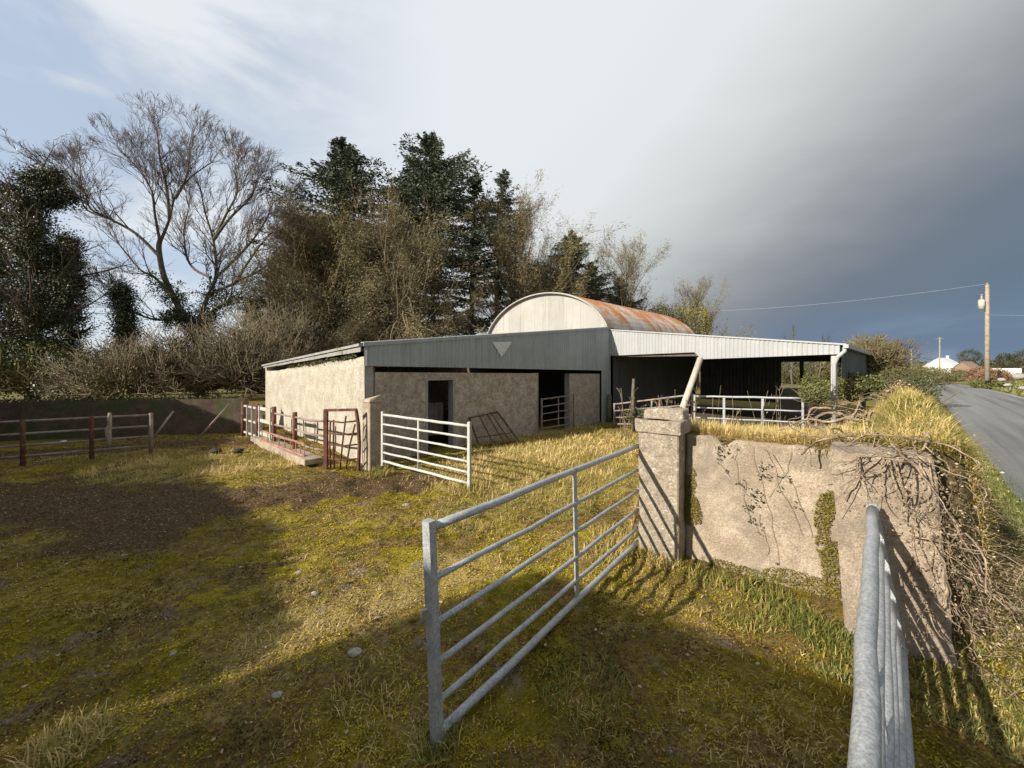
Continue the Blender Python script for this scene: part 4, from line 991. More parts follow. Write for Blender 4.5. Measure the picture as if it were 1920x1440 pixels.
# ================================================================== LEAN-TO on the right of the barn
lt = empty('lean_to', (*sh(C1, (GX, 3.3)), 0), 'open-fronted lean-to with a white corrugated fascia sloping down to the right', 'lean-to shed')
LW, LD = 6.65, 9.0
lz = lambda s: 3.42 - 0.84 * s / LW
ls = lambda px: along(px, C1, GX)
NA = (-A[0], -A[1])
zb = lambda px, py: H - (py - HY) / F * sh(C1, (GX, ls(px)))[1]
kn = [(0.0, zb(1148, 667)), (ls(1302), zb(1302, 660.5)), (ls(1317), zb(1317, 673.5)), (LW, zb(1575, 664))]
fb = lambda s: float(np.interp(s, [a for a, _ in kn], [b for _, b in kn]))
part('fascia', M['sheet_white'], lt, lambda m: sheet(m, C1, GX, NA, LW, lambda s: lz(s) - 0.0, fb, amp=0.012, period=0.11, n_per=6, off=0.02, s0=0.02))
def ltroof(m):
    q = [sh(C1, (GX, 0.0), (A, -0.06)), sh(C1, (GX, LW + 0.12), (A, -0.06)), sh(C1, (GX, LW + 0.12), (A, LD + 0.1)), sh(C1, (GX, 0.0), (A, LD + 0.1))]
    z = [lz(0), lz(LW + .12), lz(LW + .12), lz(0)]
    m.hexa([(*p_, z_ + 0.004) for p_, z_ in zip(q, z)], [(*p_, z_ + 0.045) for p_, z_ in zip(q, z)])
part('roof', M['sheet_white'], lt, ltroof)
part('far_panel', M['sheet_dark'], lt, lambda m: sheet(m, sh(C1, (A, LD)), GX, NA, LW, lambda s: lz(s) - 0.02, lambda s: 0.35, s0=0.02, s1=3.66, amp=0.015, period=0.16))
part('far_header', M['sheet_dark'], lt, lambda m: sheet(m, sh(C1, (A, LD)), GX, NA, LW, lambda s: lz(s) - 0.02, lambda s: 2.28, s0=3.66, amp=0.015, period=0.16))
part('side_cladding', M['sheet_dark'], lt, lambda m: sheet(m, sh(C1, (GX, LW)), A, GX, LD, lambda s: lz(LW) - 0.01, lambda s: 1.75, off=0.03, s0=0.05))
part('post', M['galv_pale'], lt, lambda m: m.tube([(*sh(C1, (GX, ls(1563)), (A, 0.12)), -0.1), (*sh(C1, (GX, ls(1563)), (A, 0.12)), 2.5)], 0.07, 12), True)
part('downpipe', M['sheet_white'], lt, lambda m: m.tube([(*sh(C1, (GX, LW + 0.10), (A, -0.12)), 2.52), (*sh(C1, (GX, LW + 0.10), (A, -0.12)), 2.42), (*sh(C1, (GX, LW - 0.03), (A, -0.12)), 2.28), (*sh(C1, (GX, LW - 0.10), (A, -0.08)), 2.1), (*sh(C1, (GX, LW - 0.10), (A, -0.08)), 0.3)], 0.045, 10), True)
part('gutter', M['sheet_white'], lt, lambda m: m.bar((*sh(C1, (GX, LW + 0.13), (A, -0.2)), 2.54), (*sh(C1, (GX, LW + 0.13), (A, LD)), 2.54), 0.10, 0.09))
for s_ in (4.35, 6.45): part('back_post', M['wood_dark'], lt, lambda m: m.box(sh(C1, (GX, s_), (A, LD + 0.05)), GX, A, 0.14, 0.14, -0.2, 2.4))
part('header_beam', M['wood_dark'], lt, lambda m: m.bar((*sh(C1, (GX, 0.1), (A, 0.14)), 2.50), (*sh(C1, (GX, LW), (A, 0.14)), 2.42), 0.1, 0.16))
# pole propping the sagging fascia
pb = P(1281, 762, 10.6); ptp = P(1313, 672, 11.15)
o = MB(); o.tube([pb[:2] + (0.05,), pb, ptp], [0.10, 0.085, 0.08], 10)
tag(o.build('prop_pole', M['pale_beam'], smooth=True), 'bleached timber pole leaning up against the notch in the white fascia', 'pole')
# hurdles and gates at the lean-to front
a, b_ = XY(1302, 11.3), XY(1505, 9.9)
gate('field_gate', 'grey barred gate standing level in the open front of the lean-to', 'gate', 'galvanised field gates', (*a, 0.15), (*a, 1.19), (*b_, 0.2), (*b_, 1.24), (0.98, 0.66, 0.38, 0.1), 0.022, 0.03, (0.30, 0.66), M['galv'], (0.05, 0.05), 0.06)
a, b_ = XY(1152, 12.9), XY(1298, 10.9)
gate('field_gate', 'rusty sagging gate at the left of the lean-to front beside the leaning pole', 'gate', 'galvanised field gates', (*a, 0.0), (*a, 0.80), (*b_, 0.25), (*b_, 1.26), (0.98, 0.7, 0.42, 0.15), 0.022, 0.026, (0.3, 0.52, 0.62), M['rust_grey'], (0.05, 0.05), 0.05)
a, b_ = sh(C0, (A, sg0 + 0.0), (GX, 0.08)), sh(C0, (A, sg1 + 0.06), (GX, 0.08))
gate('doorway_gate', 'rust-brown barred gate closing the tall dark doorway of the cattle shed', 'gate', None, (*a, 0.05), (*a, 1.06), (*b_, 0.05), (*b_, 1.12), (0.98, 0.76, 0.54, 0.32, 0.1), 0.018, 0.022, (0.5,), M['rust_grey'], (0.04, 0.04), 0.04)
# bent hurdle leaning on the shed wall
a, b_ = sh(C0, (A, fs(886)), (GX, 0.28)), sh(C0, (A, fs(950)), (GX, 0.5))
at_, bt_ = sh(C0, (A, fs(880)), (GX, 0.0)), sh(C0, (A, fs(932)), (GX, 0.0))
gate('rusty_hurdle', 'bent rusty hurdle leaning against the shed wall right of the low doorway', 'hurdle', None, (*a, 0.0), (*at_, 0.72), (*b_, 0.0), (*bt_, 0.80), (0.99, 0.3, 0.02), 0.014, 0.018, (0.35, 0.62, 0.78), M['rust'], (0.035, 0.035), 0.03)
post_p = sh(C0, (A, fs(1133)), (GX, 0.2))
o = MB(); o.tube([(*post_p, -0.1), (*post_p, 0.55), (post_p[0] + 0.02, post_p[1], 1.02)], [0.10, 0.095, 0.08], 9)
tag(o.build('fence_post', M['wood_dark'], smooth=True), 'thick dark timber post standing at the right corner of the cattle shed', 'post', 'old timber posts')
o = MB(); q = XY(1187, 12.2); o.tube([(*q, -0.1), (*q, 1.2), (q[0] + 0.02, q[1], 1.66)], [0.06, 0.055, 0.04], 8)
tag(o.build('fence_post', M['wood_dark'], smooth=True), 'thin dark stake rising before the black interior of the lean-to', 'post', 'old timber posts')
tr = MB(); q = sh(C1, (A, LD + 0.6), (GX, 3.3)); tr.box(q, GX, A, 1.3, 0.7, -0.1, 1.05, 0.04)
tag(tr.build('concrete_trough', M['concrete_slab']), 'pale concrete trough seen through the open back of the lean-to', 'trough')
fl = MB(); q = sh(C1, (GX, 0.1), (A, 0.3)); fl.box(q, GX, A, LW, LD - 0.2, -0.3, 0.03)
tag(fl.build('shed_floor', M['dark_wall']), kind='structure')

# ================================================================== CATTLE RACE, RAILINGS, BOUNDARY WALL at left
Q0, Q1 = (-3.72, 7.72), (-8.10, 11.45)
RU = nrm((Q1[0] - Q0[0], Q1[1] - Q0[1])); RL = math.hypot(Q1[0] - Q0[0], Q1[1] - Q0[1])
rs = lambda px: along(px, Q0, RU)
race = empty('race_railing', (*sh(Q0, (RU, 2.5)), 0), 'rusty post-and-rail side of the cattle race in front of the cream end wall', 'railing')
def rp(px, z): return (*sh(Q0, (RU, rs(px))), z)
for px, zt in ((553, 0.99), (514, 1.03), (483, 1.02), (456, 1.0)):
    part('post', M['rust'], race, lambda m: m.tube([rp(px, -0.1), rp(px, zt)], 0.052, 10), True)
for z0, z1 in ((0.92, 0.86), (0.62, 0.58), (0.32, 0.30)):
    part('rail', M['rust_grey'], race, lambda m: m.tube([rp(608, z0), rp(580, (z0 + z1) / 2 - 0.02), rp(553, z1 + 0.02), rp(514, z1)], 0.022, 8), True)
part('low_panel', M['red_oxide'], race, lambda m: (m.bar((rp(590, 0)[0] - .16, rp(590, 0)[1] - .1, 0.17), (rp(505, 0)[0] - .16, rp(505, 0)[1] - .1, 0.17), 0.03, 0.05), m.bar((rp(590, 0)[0] - .16, rp(590, 0)[1] - .1, 0.42), (rp(508, 0)[0] - .16, rp(508, 0)[1] - .1, 0.42), 0.025, 0.025),
      [m.bar((rp(x, 0)[0] - .16, rp(x, 0)[1] - .1, 0.17), (rp(x, 0)[0] - .16, rp(x, 0)[1] - .1, 0.42), 0.016, 0.016) for x in (508, 519, 530, 541, 552, 563, 573, 582, 590)]))
pg = empty('pale_hurdle', rp(498, 0), 'short whitish timber hurdle between rusty posts at the far end of the race', 'hurdle')
for z in (0.92, 0.60, 0.26): part('board', M['concrete_slab'], pg, lambda m: m.bar(rp(512, z), rp(485, z), 0.035, 0.085))
for px in (509, 488): part('upright', M['concrete_slab'], pg, lambda m: m.bar(rp(px, 0.05), rp(px, 1.0), 0.05, 0.08, (RU[0], RU[1], 0)))
pg2 = empty('pale_hurdle', rp(469, 0), 'whitish board panel nearest the dark boundary wall', 'hurdle')
for z in (0.9, 0.5, 0.14): part('board', M['concrete_slab'], pg2, lambda m: m.bar(rp(481, z), rp(458, z), 0.03, 0.05))
part('upright', M['concrete_slab'], pg2, lambda m: (m.bar(rp(466, 0.05), rp(466, 0.95), 0.03, 0.10, (RU[0], RU[1], 0)), m.bar(rp(475, 0.05), rp(475, 0.95), 0.03, 0.10, (RU[0], RU[1], 0))))
# tall rusty race gate beside the yard pillar
ga, gb = G(611, 880), G(672, 882)
rg = empty('race_gate', (*ga, 0), 'tall rust-red gate frame with bent bars beside the square yard pillar', 'gate')
def rgp(f, z): return (ga[0] * (1 - f) + gb[0] * f, ga[1] * (1 - f) + gb[1] * f, z)
part('frame', M['rust'], rg, lambda m: (m.bar(rgp(0, -0.05), rgp(0, 1.18), 0.07, 0.07), m.bar(rgp(-0.04, 1.165), rgp(0.95, 1.185), 0.05, 0.05), m.tube([rgp(0.93, 1.18), rgp(1.0, 0.9), rgp(1.03, 0.5), rgp(1.0, -0.05)], 0.034, 8)))
for z in (0.96, 0.72, 0.5, 0.22): part('rail', M['rust'], rg, lambda m: m.tube([rgp(0, z), rgp(0.5, z - 0.03), rgp(1.0, z + 0.01)], 0.016, 8), True)
for f0, f1, z1 in ((0.26, 0.24, 0.98), (0.44, 0.62, 1.06), (0.62, 0.9, 0.9), (0.14, 0.14, 0.96)): part('bar', M['rust'], rg, lambda m: m.tube([rgp(f0, 0.02), rgp((f0 + f1) / 2 - 0.02, 0.5), rgp(f1, z1)], 0.017, 8), True)
k0, k1 = G(604, 872), G(497, 826)
KU = nrm((k1[0] - k0[0], k1[1] - k0[1])); KV = (KU[1], -KU[0])
kb = MB(); rough_block(kb, sh(k0, (KV, 0.02)), KU, (-KV[0], -KV[1]), math.hypot(k1[0] - k0[0], k1[1] - k0[1]), 0.36, 0.05, 0.16, 27, 0.012, 0.12); 
kb.box(sh(k0, (KU, 0.25), (KV, -0.05)), KU, (-KV[0], -KV[1]), 3.4, 0.28, -0.1, 0.052)
tag(kb.build('concrete_kerb', M['concrete']), 'long low concrete slab kerb running along the foot of the cattle race', 'kerb')
# yard railing
y0, y1 = (-10.9, 7.25), (-8.45, 9.05)
YU = nrm((y1[0] - y0[0], y1[1] - y0[1])); yl = math.hypot(y1[0] - y0[0], y1[1] - y0[1])
yr = empty('yard_railing', (*y0, 0), 'long rust-stained tubular railing across the shaded left side of the yard', 'railing')
for z in (0.90, 0.64, 0.40, 0.18): part('rail', M['rust_grey'], yr, lambda m: m.tube([(*sh(y0, (YU, -2.2)), z), (*sh(y0, (YU, 1.0)), z + 0.01), (*y1, z)], 0.024, 8), True)
for px in (43, 172, 283):
    s = along(px, y0, YU)
    part('post', M['rust'] if px < 280 else M['rust_grey'], yr, lambda m: m.tube([(*sh(y0, (YU, s)), -0.1), (*sh(y0, (YU, s)), 0.94)], 0.04, 9), True)
part('post', M['rust'], yr, lambda m: m.tube([(*sh(y0, (YU, -1.9)), -0.1), (*sh(y0, (YU, -1.9)), 0.94)], 0.04, 9), True)
s = along(205, y0, YU); q = sh(y0, (YU, s), ((YU[1], -YU[0]), 0.08))
o = MB(); o.tube([(*q, 0.22), (q[0] + .01, q[1], 0.42), (q[0] - .01, q[1], 0.62), (q[0] + .03, q[1], 0.76), (q[0] + .02, q[1], 0.88), (q[0] + .03, q[1], 1.0)], [0.03, 0.05, 0.055, 0.035, 0.045, 0.025], 9)
tag(o.build('hanging_sack', M['concrete_pale'], smooth=True), 'twisted pale feed sack tied over the rails of the yard railing', 'sack')
q = G(137, 838); pebble('scrap', q[0], q[1] - 0.2, 0.16, 0.07, M['white_plastic'], 'small bright white scrap lying behind the yard railing', 'scrap', None, 0.6, 21)
# boundary wall
def lowwall(m, a, b_, th, top, seed):
    u = nrm((b_[0] - a[0], b_[1] - a[1])); n = (u[1], -u[0]); L = math.hypot(b_[0] - a[0], b_[1] - a[1]); k = max(8, int(L / 0.2)); V = []
    for i in range(k + 1):
        s = L * i / k; z = top + 0.05 * (float(fbm(np.array(s * 1.3), np.array(seed * 1.0), seed)) - 0.5) + 0.03 * (float(fbm(np.array(s * 5), np.array(3.0), seed)) - 0.5)
        p0, p1_ = sh(a, (u, s)), sh(a, (u, s), (n, -th)); V += [(*p0, -0.3), (*p0, z), (*p1_, z - 0.02), (*p1_, -0.3)]
    Q = []
    for i in range(k):
        for j in range(3): Q.append((i * 4 + j, i * 4 + j + 1, i * 4 + j + 5, i * 4 + j + 4))
    Q += [(0, 1, 2, 3), (k * 4, k * 4 + 3, k * 4 + 2, k * 4 + 1)]
    m.add(V, Q)
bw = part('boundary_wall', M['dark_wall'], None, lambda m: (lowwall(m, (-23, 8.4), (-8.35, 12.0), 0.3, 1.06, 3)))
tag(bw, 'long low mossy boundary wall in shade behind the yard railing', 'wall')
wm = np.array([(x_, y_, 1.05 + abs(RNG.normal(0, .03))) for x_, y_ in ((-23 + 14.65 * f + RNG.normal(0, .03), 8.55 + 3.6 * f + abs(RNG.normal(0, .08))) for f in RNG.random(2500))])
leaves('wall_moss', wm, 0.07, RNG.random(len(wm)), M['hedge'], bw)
for i, (bx, by, tx, ty, lab) in enumerate(((283, 824, 325, 771, 'shorter rusty pipe leaning on the boundary wall beside the end of the yard railing'), (365, 826, 430, 758, 'longer rusty pipe leaning on the boundary wall near the cattle race'))):
    a = P(bx, by, 10.2 + 0.5 * i); b_ = P(tx, ty, 10.75 + 0.75 * i)
    o = MB(); o.tube([(a[0], a[1], a[2] - 0.05), b_], 0.028, 9); tag(o.build('leaning_pipe', M['rust_grey'], smooth=True), lab, 'pipe', 'rusty leaning pipes')
for i, (px, py, lab) in enumerate(((405, 850, 'left of two dark lumps in the sunlit grass before the race'), (446, 850, 'right of two dark lumps in the sunlit grass before the race'))):
    q = G(px, py); pebble('dark_lump', q[0], q[1], 0.06, 0.10, M['rubber'], lab, 'lump', 'dark lumps in the grass', 0.6, 31 + i)
# ================================================================== TREES
def vadd(p, d, s): return (p[0] + d[0] * s, p[1] + d[1] * s, p[2] + d[2] * s)
def vnorm(d):
    l = math.sqrt(d[0] * d[0] + d[1] * d[1] + d[2] * d[2]) + 1e-9; return (d[0] / l, d[1] / l, d[2] / l)
def deflect(rg, d, ang):
    # turn d by ang about a random axis
    while True:
        r = (rg.gauss(0, 1), rg.gauss(0, 1), rg.gauss(0, 1)); k = r[0] * d[0] + r[1] * d[1] + r[2] * d[2]
        a = (r[0] - k * d[0], r[1] - k * d[1], r[2] - k * d[2])
        if a[0] ** 2 + a[1] ** 2 + a[2] ** 2 > 0.05: break
    a = vnorm(a); c, s = math.cos(ang), math.sin(ang)
    return vnorm((d[0] * c + a[0] * s, d[1] * c + a[1] * s, d[2] * c + a[2] * s))
class Tree:
    def __init__(s, seed): s.rg = random.Random(seed); s.S = []; s.tips = []; s.wood = []
    def grow(s, p, d, L, r, lev, top, nch, ang, ratio, wander, trop, nseg=5, start=0.25, rmin=0.006):
        rg = s.rg; n = max(2, nseg - (1 if lev > 1 else 0)); st = L / n
        r1 = r
        for i in range(n):
            d = vnorm((d[0] + rg.gauss(0, wander), d[1] + rg.gauss(0, wander), d[2] + rg.gauss(0, wander) + trop))
            q = vadd(p, d, st); r2 = max(rmin * 0.6, r * (1 - 0.72 * (i + 1) / n))
            s.S.append((*p, *q, r1, r2))
            if lev < top and (i + 1) / n > start:
                k = nch[min(lev, len(nch) - 1)] / (n * (1 - start))
                k = int(k) + (rg.random() < k - int(k))
                for _ in range(k):
                    f = rg.random(); b = (p[0] + (q[0] - p[0]) * f, p[1] + (q[1] - p[1]) * f, p[2] + (q[2] - p[2]) * f)
                    s.grow(b, deflect(rg, d, ang * rg.uniform(0.65, 1.3)), L * ratio * rg.uniform(0.6, 1.15) * (1 - 0.35 * i / n), max(rmin, r2 * 0.62), lev + 1, top, nch, ang, ratio, wander * 1.15, trop, nseg, start * 0.8, rmin)
            if lev >= top - 1: s.tips.append(q)
            p, r1 = q, r2
    def limb(s, pts, r0, r1):
        """a hand-placed limb, smoothed; returns sample points with their direction and radius"""
        out = []; n = len(pts); P_ = [np.array(p, float) for p in pts]
        for i in range(n - 1):
            a, b = P_[max(i - 1, 0)], P_[i]; c, d = P_[i + 1], P_[min(i + 2, n - 1)]
            for k in range(4):
                t = k / 4; out.append(0.5 * ((2 * b) + (-a + c) * t + (2 * a - 5 * b + 4 * c - d) * t * t + (-a + 3 * b - 3 * c + d) * t ** 3))
        out.append(P_[-1]); m = len(out); res = []
        for i in range(m - 1):
            ra, rb = r0 + (r1 - r0) * (i / (m - 1)) ** 0.8, r0 + (r1 - r0) * ((i + 1) / (m - 1)) ** 0.8
            s.S.append((*out[i], *out[i + 1], ra, rb)); d = out[i + 1] - out[i]
            res.append((tuple(out[i + 1]), vnorm(tuple(d)), rb))
        return res
    def object(s, name, loc, label, cat, group, bark, twig, split=0.05):
        o = empty(name, loc, label, cat, group); S = np.array(s.S); big = S[:, 6] > split
        if big.any(): build_segs('trunk', S[big], bark, o)
        if (~big).any(): build_segs('twigs', S[~big], twig, o)
        return o
TG = 'trees behind the farm buildings'
def clumpv(C, sc=0.8, seed=3):
    """light and dark clumps: leaf tones that vary from clump to clump"""
    return np.clip(0.75 * (fbm(C[:, 0] * sc + C[:, 2] * 0.7 * sc, C[:, 2] * sc + C[:, 1] * 0.5 * sc, seed) - 0.5) * 1.6 + 0.45 + RNG.normal(0, 0.2, len(C)), 0, 1)

# --- the big bare tree at left: limbs follow the tree in the photograph
def big_bare():
    d0 = 23.0; T = Tree(5); L = []
    def pp(lst, d, dz=0.0): return [P(x, y, d + dz * i) for i, (x, y) in enumerate(lst)]
    base = P(372, 757, d0)
    L += [(T.limb([base] + pp([(374, 700), (370, 650), (362, 610)], d0), 0.34, 0.24), 0)]
    limbs = [([(362, 615), (335, 575), (308, 520), (298, 470), (300, 450)], 0, 0.20, 0.12, 0),
             ([(300, 455), (290, 400), (285, 360), (262, 320), (235, 292)], -.2, 0.085, 0.025, 1),
             ([(300, 455), (318, 410), (328, 370), (355, 335), (395, 305)], .3, 0.09, 0.025, 1),
             ([(318, 410), (312, 350), (300, 300), (296, 262)], .1, 0.10, 0.03, 1),
             ([(298, 480), (255, 438), (205, 410), (170, 392), (160, 362)], -.4, 0.105, 0.03, 1),
             ([(205, 410), (165, 395), (152, 372), (150, 345)], -.3, 0.07, 0.025, 1),
             ([(325, 560), (290, 520), (262, 505), (225, 460)], .4, 0.11, 0.03, 1),
             ([(366, 620), (388, 560), (405, 515), (400, 450), (385, 400), (375, 350)], .3, 0.14, 0.03, 1),
             ([(405, 520), (432, 495), (470, 455), (500, 410), (512, 380)], .2, 0.10, 0.03, 1),
             ([(400, 450), (425, 400), (445, 360), (440, 320)], -.2, 0.09, 0.025, 1),
             ([(392, 555), (440, 530), (490, 505), (525, 470)], -.3, 0.095, 0.03, 1),
             ([(375, 620), (400, 585), (445, 560), (500, 572), (550, 590)], .2, 0.15, 0.05, 1),
             ([(328, 372), (350, 330), (356, 272)], .2, 0.09, 0.025, 1), ([(400, 450), (430, 410), (470, 370), (480, 340)], .4, 0.10, 0.025, 1), ([(440, 530), (480, 470), (505, 440)], -.4, 0.09, 0.025, 1),
             ([(340, 590), (300, 600), (262, 590), (232, 570)], -.3, 0.10, 0.03, 1),
             ([(395, 520), (365, 505), (350, 480), (345, 430), (355, 390)], .3, 0.09, 0.025, 1)]
    for pts, dz, r0, r1, k in limbs: L.append((T.limb(pp(pts, d0 + T.rg.uniform(-.6, .6) * (k > 0), dz), r0, r1), k))
    rg = T.rg
    def fork(p, d, Ln, r, lev, out):
        d = vnorm((d[0] + rg.gauss(0, .08), d[1] + rg.gauss(0, .10), d[2] + rg.gauss(0, .08) + .05)); m_ = vadd(p, d, Ln * .5)
        d = vnorm((d[0] + rg.gauss(0, .10), d[1] + rg.gauss(0, .12), d[2] + rg.gauss(0, .08) + .06)); q = vadd(m_, d, Ln * .5); r2 = max(.0065, r * .78)
        T.S.append((*p, *m_, r, (r + r2) / 2)); T.S.append((*m_, *q, (r + r2) / 2, r2))
        if lev > 0 and rg.random() < .75:      # a side twig on the way
            e = deflect(rg, d, rg.uniform(.5, .9)); p2 = m_
            for _ in range(3):
                e = vnorm((e[0] + rg.gauss(0, .12), e[1] + rg.gauss(0, .12), e[2] + .08)); q2 = vadd(p2, e, Ln * .3); T.S.append((*p2, *q2, .008, .0065)); p2 = q2
        if lev == 0: return
        for k_ in range(3 if rg.random() < .3 else 2):
            e = deflect(rg, d, rg.uniform(.18, .52)); e = vnorm((e[0] + out[0] * .10, e[1] + out[1] * .10, e[2] + .06))
            fork(q, e, Ln * rg.uniform(.68, .92), r2 * .82, lev - 1, out)
    for samples, k in L:
        if not k: continue
        n = len(samples)
        for i, (p, d, r) in enumerate(samples):
            if i < n * 0.2: continue
            out = vnorm((p[0] - base[0], p[1] - base[1], 1.5)); tip = i == n - 1
            for _ in range(3 if tip else (2 if rg.random() < .6 else 1)):
                e = deflect(rg, vnorm((d[0] + out[0] * .3, d[1] + rg.gauss(0, .5), d[2] + .35)), rg.uniform(.15, .35) if tip else rg.uniform(.35, .8))
                fork(p, e, rg.uniform(.52, .74) if tip else rg.uniform(.6, .95), max(.016, r * (.85 if tip else .5)), 5 if tip else 4, out)
    o = T.object('bare_tree', (base[0], base[1], 0), 'tall spreading bare tree with a wide fan of leafless twigs, tallest of those at left', 'tree', TG, M['bark'], M['twig'])
    C = []
    for samples, k in L:
        for i, (p, d, r) in enumerate(samples):
            if p[2] < 7.2 and r > 0.075:
                for _ in range(26 if p[2] < 5.2 else 12):
                    c_ = (p[0] + rg.gauss(0, r * .9 + .2), p[1] + rg.gauss(0, r * .9 + .2), p[2] + rg.gauss(0, .3)); cs = rg.uniform(.07, .18)
                    C += [(c_[0] + rg.gauss(0, cs), c_[1] + rg.gauss(0, cs), c_[2] + rg.gauss(0, cs)) for _ in range(26)]
    C = np.array(C); leaves('ivy', C, 0.10, clumpv(C), M['ivy'], o, 0.3)
big_bare()

# --- far-left ivy-clad tree
def ivy_tree(name, px, d, toppy, seed, label, spread, nleaf, bare=True, ivytop=0.85, trunk_r=0.35, lean=0.0):
    T = Tree(seed); rg = T.rg; x, y = XY(px, d); zt = H + (HY - toppy) / F * d
    tr = T.limb([(x, y, -0.2), (x + lean * .3, y, zt * .3), (x + lean * .6 + rg.uniform(-.3, .3), y, zt * .6), (x + lean, y, zt * .9)], trunk_r, 0.06)
    C = []
    for i, (p, dd, r) in enumerate(tr):
        f = p[2] / zt
        if f < 0.16: continue
        for _ in range(4):
            ang = rg.uniform(0, 6.28); e = vnorm((math.cos(ang), math.sin(ang), rg.uniform(0.1, 0.7)))
            L = spread * rg.uniform(0.5, 1.15) * (1.1 - 0.6 * abs(f - 0.45)) * (1 if f < .55 else max(.25, 1.3 - 1.1 * (f - .3)))
            n0 = len(T.S); T.grow(p, e, L, max(0.03, r * .4), 0, 2 if bare else 1, (5, 5), 0.7, 0.5, 0.12, 0.05, 5, 0.2, 0.009)
            if f < ivytop:
                for s_ in T.S[n0:n0 + 5]:
                    q = s_[3:6]
                    cl = rg.uniform(.10, .30)
                    for _ in range(int(nleaf / (len(tr) * 20))): C.append((q[0] + rg.gauss(0, cl), q[1] + rg.gauss(0, cl), q[2] + rg.gauss(0, cl) - .1))
        for _ in range(int(nleaf / len(tr) * 0.35) if f < ivytop else 0): C.append((p[0] + rg.gauss(0, .30), p[1] + rg.gauss(0, .30), p[2] + rg.gauss(0, .4)))
    o = T.object(name, (x, y, 0), label, 'tree', TG, M['bark'], M['twig'])
    C = np.array(C); leaves('ivy', C, 0.105, clumpv(C, 0.9, seed), M['ivy'], o, 0.3)
ivy_tree('ivy_clad_tree', 60, 20.0, 262, 21, 'tree smothered in dark ivy with bare twigs on top at the far left edge', 4.2, 70000, True, 0.90, 0.32, 0.6)
ivy_tree('ivy_clad_tree', -20, 24.0, 300, 29, 'ivy-grown tree half out of the photo at the left edge, bare twigs above', 4.0, 50000, True, 0.85, 0.32, 0.3)
ivy_tree('ivy_clad_tree', 128, 22.5, 420, 26, 'lower dark ivy column between the far-left ivy tree and the big bare tree', 1.5, 24000, False, 0.99, 0.25)
ivy_tree('ivy_clad_tree', 226, 21.5, 520, 22, 'short narrow ivy-covered stem just left of the big bare tree trunk', 0.9, 17000, False, 0.99, 0.16)

# --- conifers
def conifer(px, d, toppy, seed, label, rad, dens=1.0, base=0.1, gap=0.0, tilt=0.0, droop=0.35, irregular=0.4, slope=0.85):
    rg = random.Random(seed); x, y = XY(px, d); zt = H + (HY - toppy) / F * d
    S = [(x, y, -0.2, x, y, zt * .5, 0.26, 0.17), (x, y, zt * .5, x + tilt, y, zt, 0.17, 0.02)]; C = []; AX = []
    z = zt * base
    while z < zt * 0.985:
        f = (z / zt - base) / (1 - base); L0 = min(rad * (0.6 + 0.4 * min(1, f * 4 + .3)), 0.74 * slope * (zt - z) + 0.15)
        for k in range(rg.randint(4, 6)):
            if rg.random() < gap: continue
            ang = rg.uniform(0, 6.283); L = L0 * rg.uniform(1 - irregular, 1 + irregular * .8)
            d0 = (math.cos(ang), math.sin(ang), 0); p = (x + tilt * max(0, z / zt - .5) * 2, y, z); rise = 0.30 * f + 0.02; n = 6
            for i in range(n):
                t1 = (i + 1) / n; q = (p[0] + d0[0] * L / n, p[1] + d0[1] * L / n, p[2] + (rise - droop * t1 * (1 - f) + (0.22 if i > 3 else 0)) * L / n)
                S.append((*p, *q, 0.035 * (1 - i / n) + .008, 0.035 * (1 - t1) + .006))
                m = int(dens * 1.6 * (7 + 17 * t1 * (1.15 - t1)) * (0.6 + L / 2.2))
                for _ in range(m):
                    g = rg.random(); wd = 0.42 * L * (t1 * (1.25 - t1)) + .1; sd_ = rg.gauss(0, wd * .55)
                    C.append((p[0] + (q[0] - p[0]) * g - d0[1] * sd_, p[1] + (q[1] - p[1]) * g + d0[0] * sd_, p[2] + (q[2] - p[2]) * g - abs(rg.gauss(0, .14)) - abs(sd_) * .2))
                    sg = 1 if sd_ > 0 else -1; AX.append((d0[0] * .8 - d0[1] * sg * .6, d0[1] * .8 + d0[0] * sg * .6, -0.15))
                p = q
        z += 0.26 + 0.40 * (1 - f) * rg.random()
    for _ in range(120): C.append((x + tilt + rg.gauss(0, .10), y + rg.gauss(0, .10), zt - abs(rg.gauss(0, .5)))); AX.append((rg.gauss(0, .4), rg.gauss(0, .4), 1))
    o = empty('conifer', (x, y, 0), label, 'tree', TG); build_segs('trunk', S, M['bark'], o)
    C = np.array(C); leaves('crown', C, 0.29 * (0.6 + 0.6 * RNG.random(len(C))), clumpv(C, 1.3, seed), M['conifer'], o, 0.0, np.array(AX), 0.32)
conifer(643, 28, 258, 41, 'dark conifer with a broad pointed top, left of the two tallest conifers', 4.8, 1.3, slope=1.1)
conifer(812, 29.5, 248, 42, 'tall dark conifer with a ragged double tip, right of the two tallest conifers', 4.6, 1.3, 0.12, 0.1, irregular=0.55, slope=1.05)
conifer(775, 32.5, 290, 47, 'slim dark conifer just left of the ragged-tipped conifer', 1.9, 0.9, 0.3, 0.2, irregular=0.5, slope=0.8)
conifer(885, 33, 322, 43, 'thin gappy conifer behind the left end of the round roof', 2.5, 0.8, 0.15, 0.4, 0.3, irregular=0.6, slope=0.8)
conifer(932, 34, 318, 49, 'sparse conifer with a leaning tip, between the thin conifer and the olive tree', 1.9, 0.7, 0.35, 0.35, 0.6, irregular=0.6, slope=0.7)
conifer(1072, 36, 432, 44, 'smaller dark blue-green conifer rising behind the crown of the round roof', 3.4, 1.3)
conifer(1108, 41, 492, 48, 'lowest conifer, half hidden behind the pale-topped tree', 2.8, 1.1)
conifer(478, 30, 560, 51, 'low dark evergreen in the gap right of the big bare tree', 2.6, 1.0)
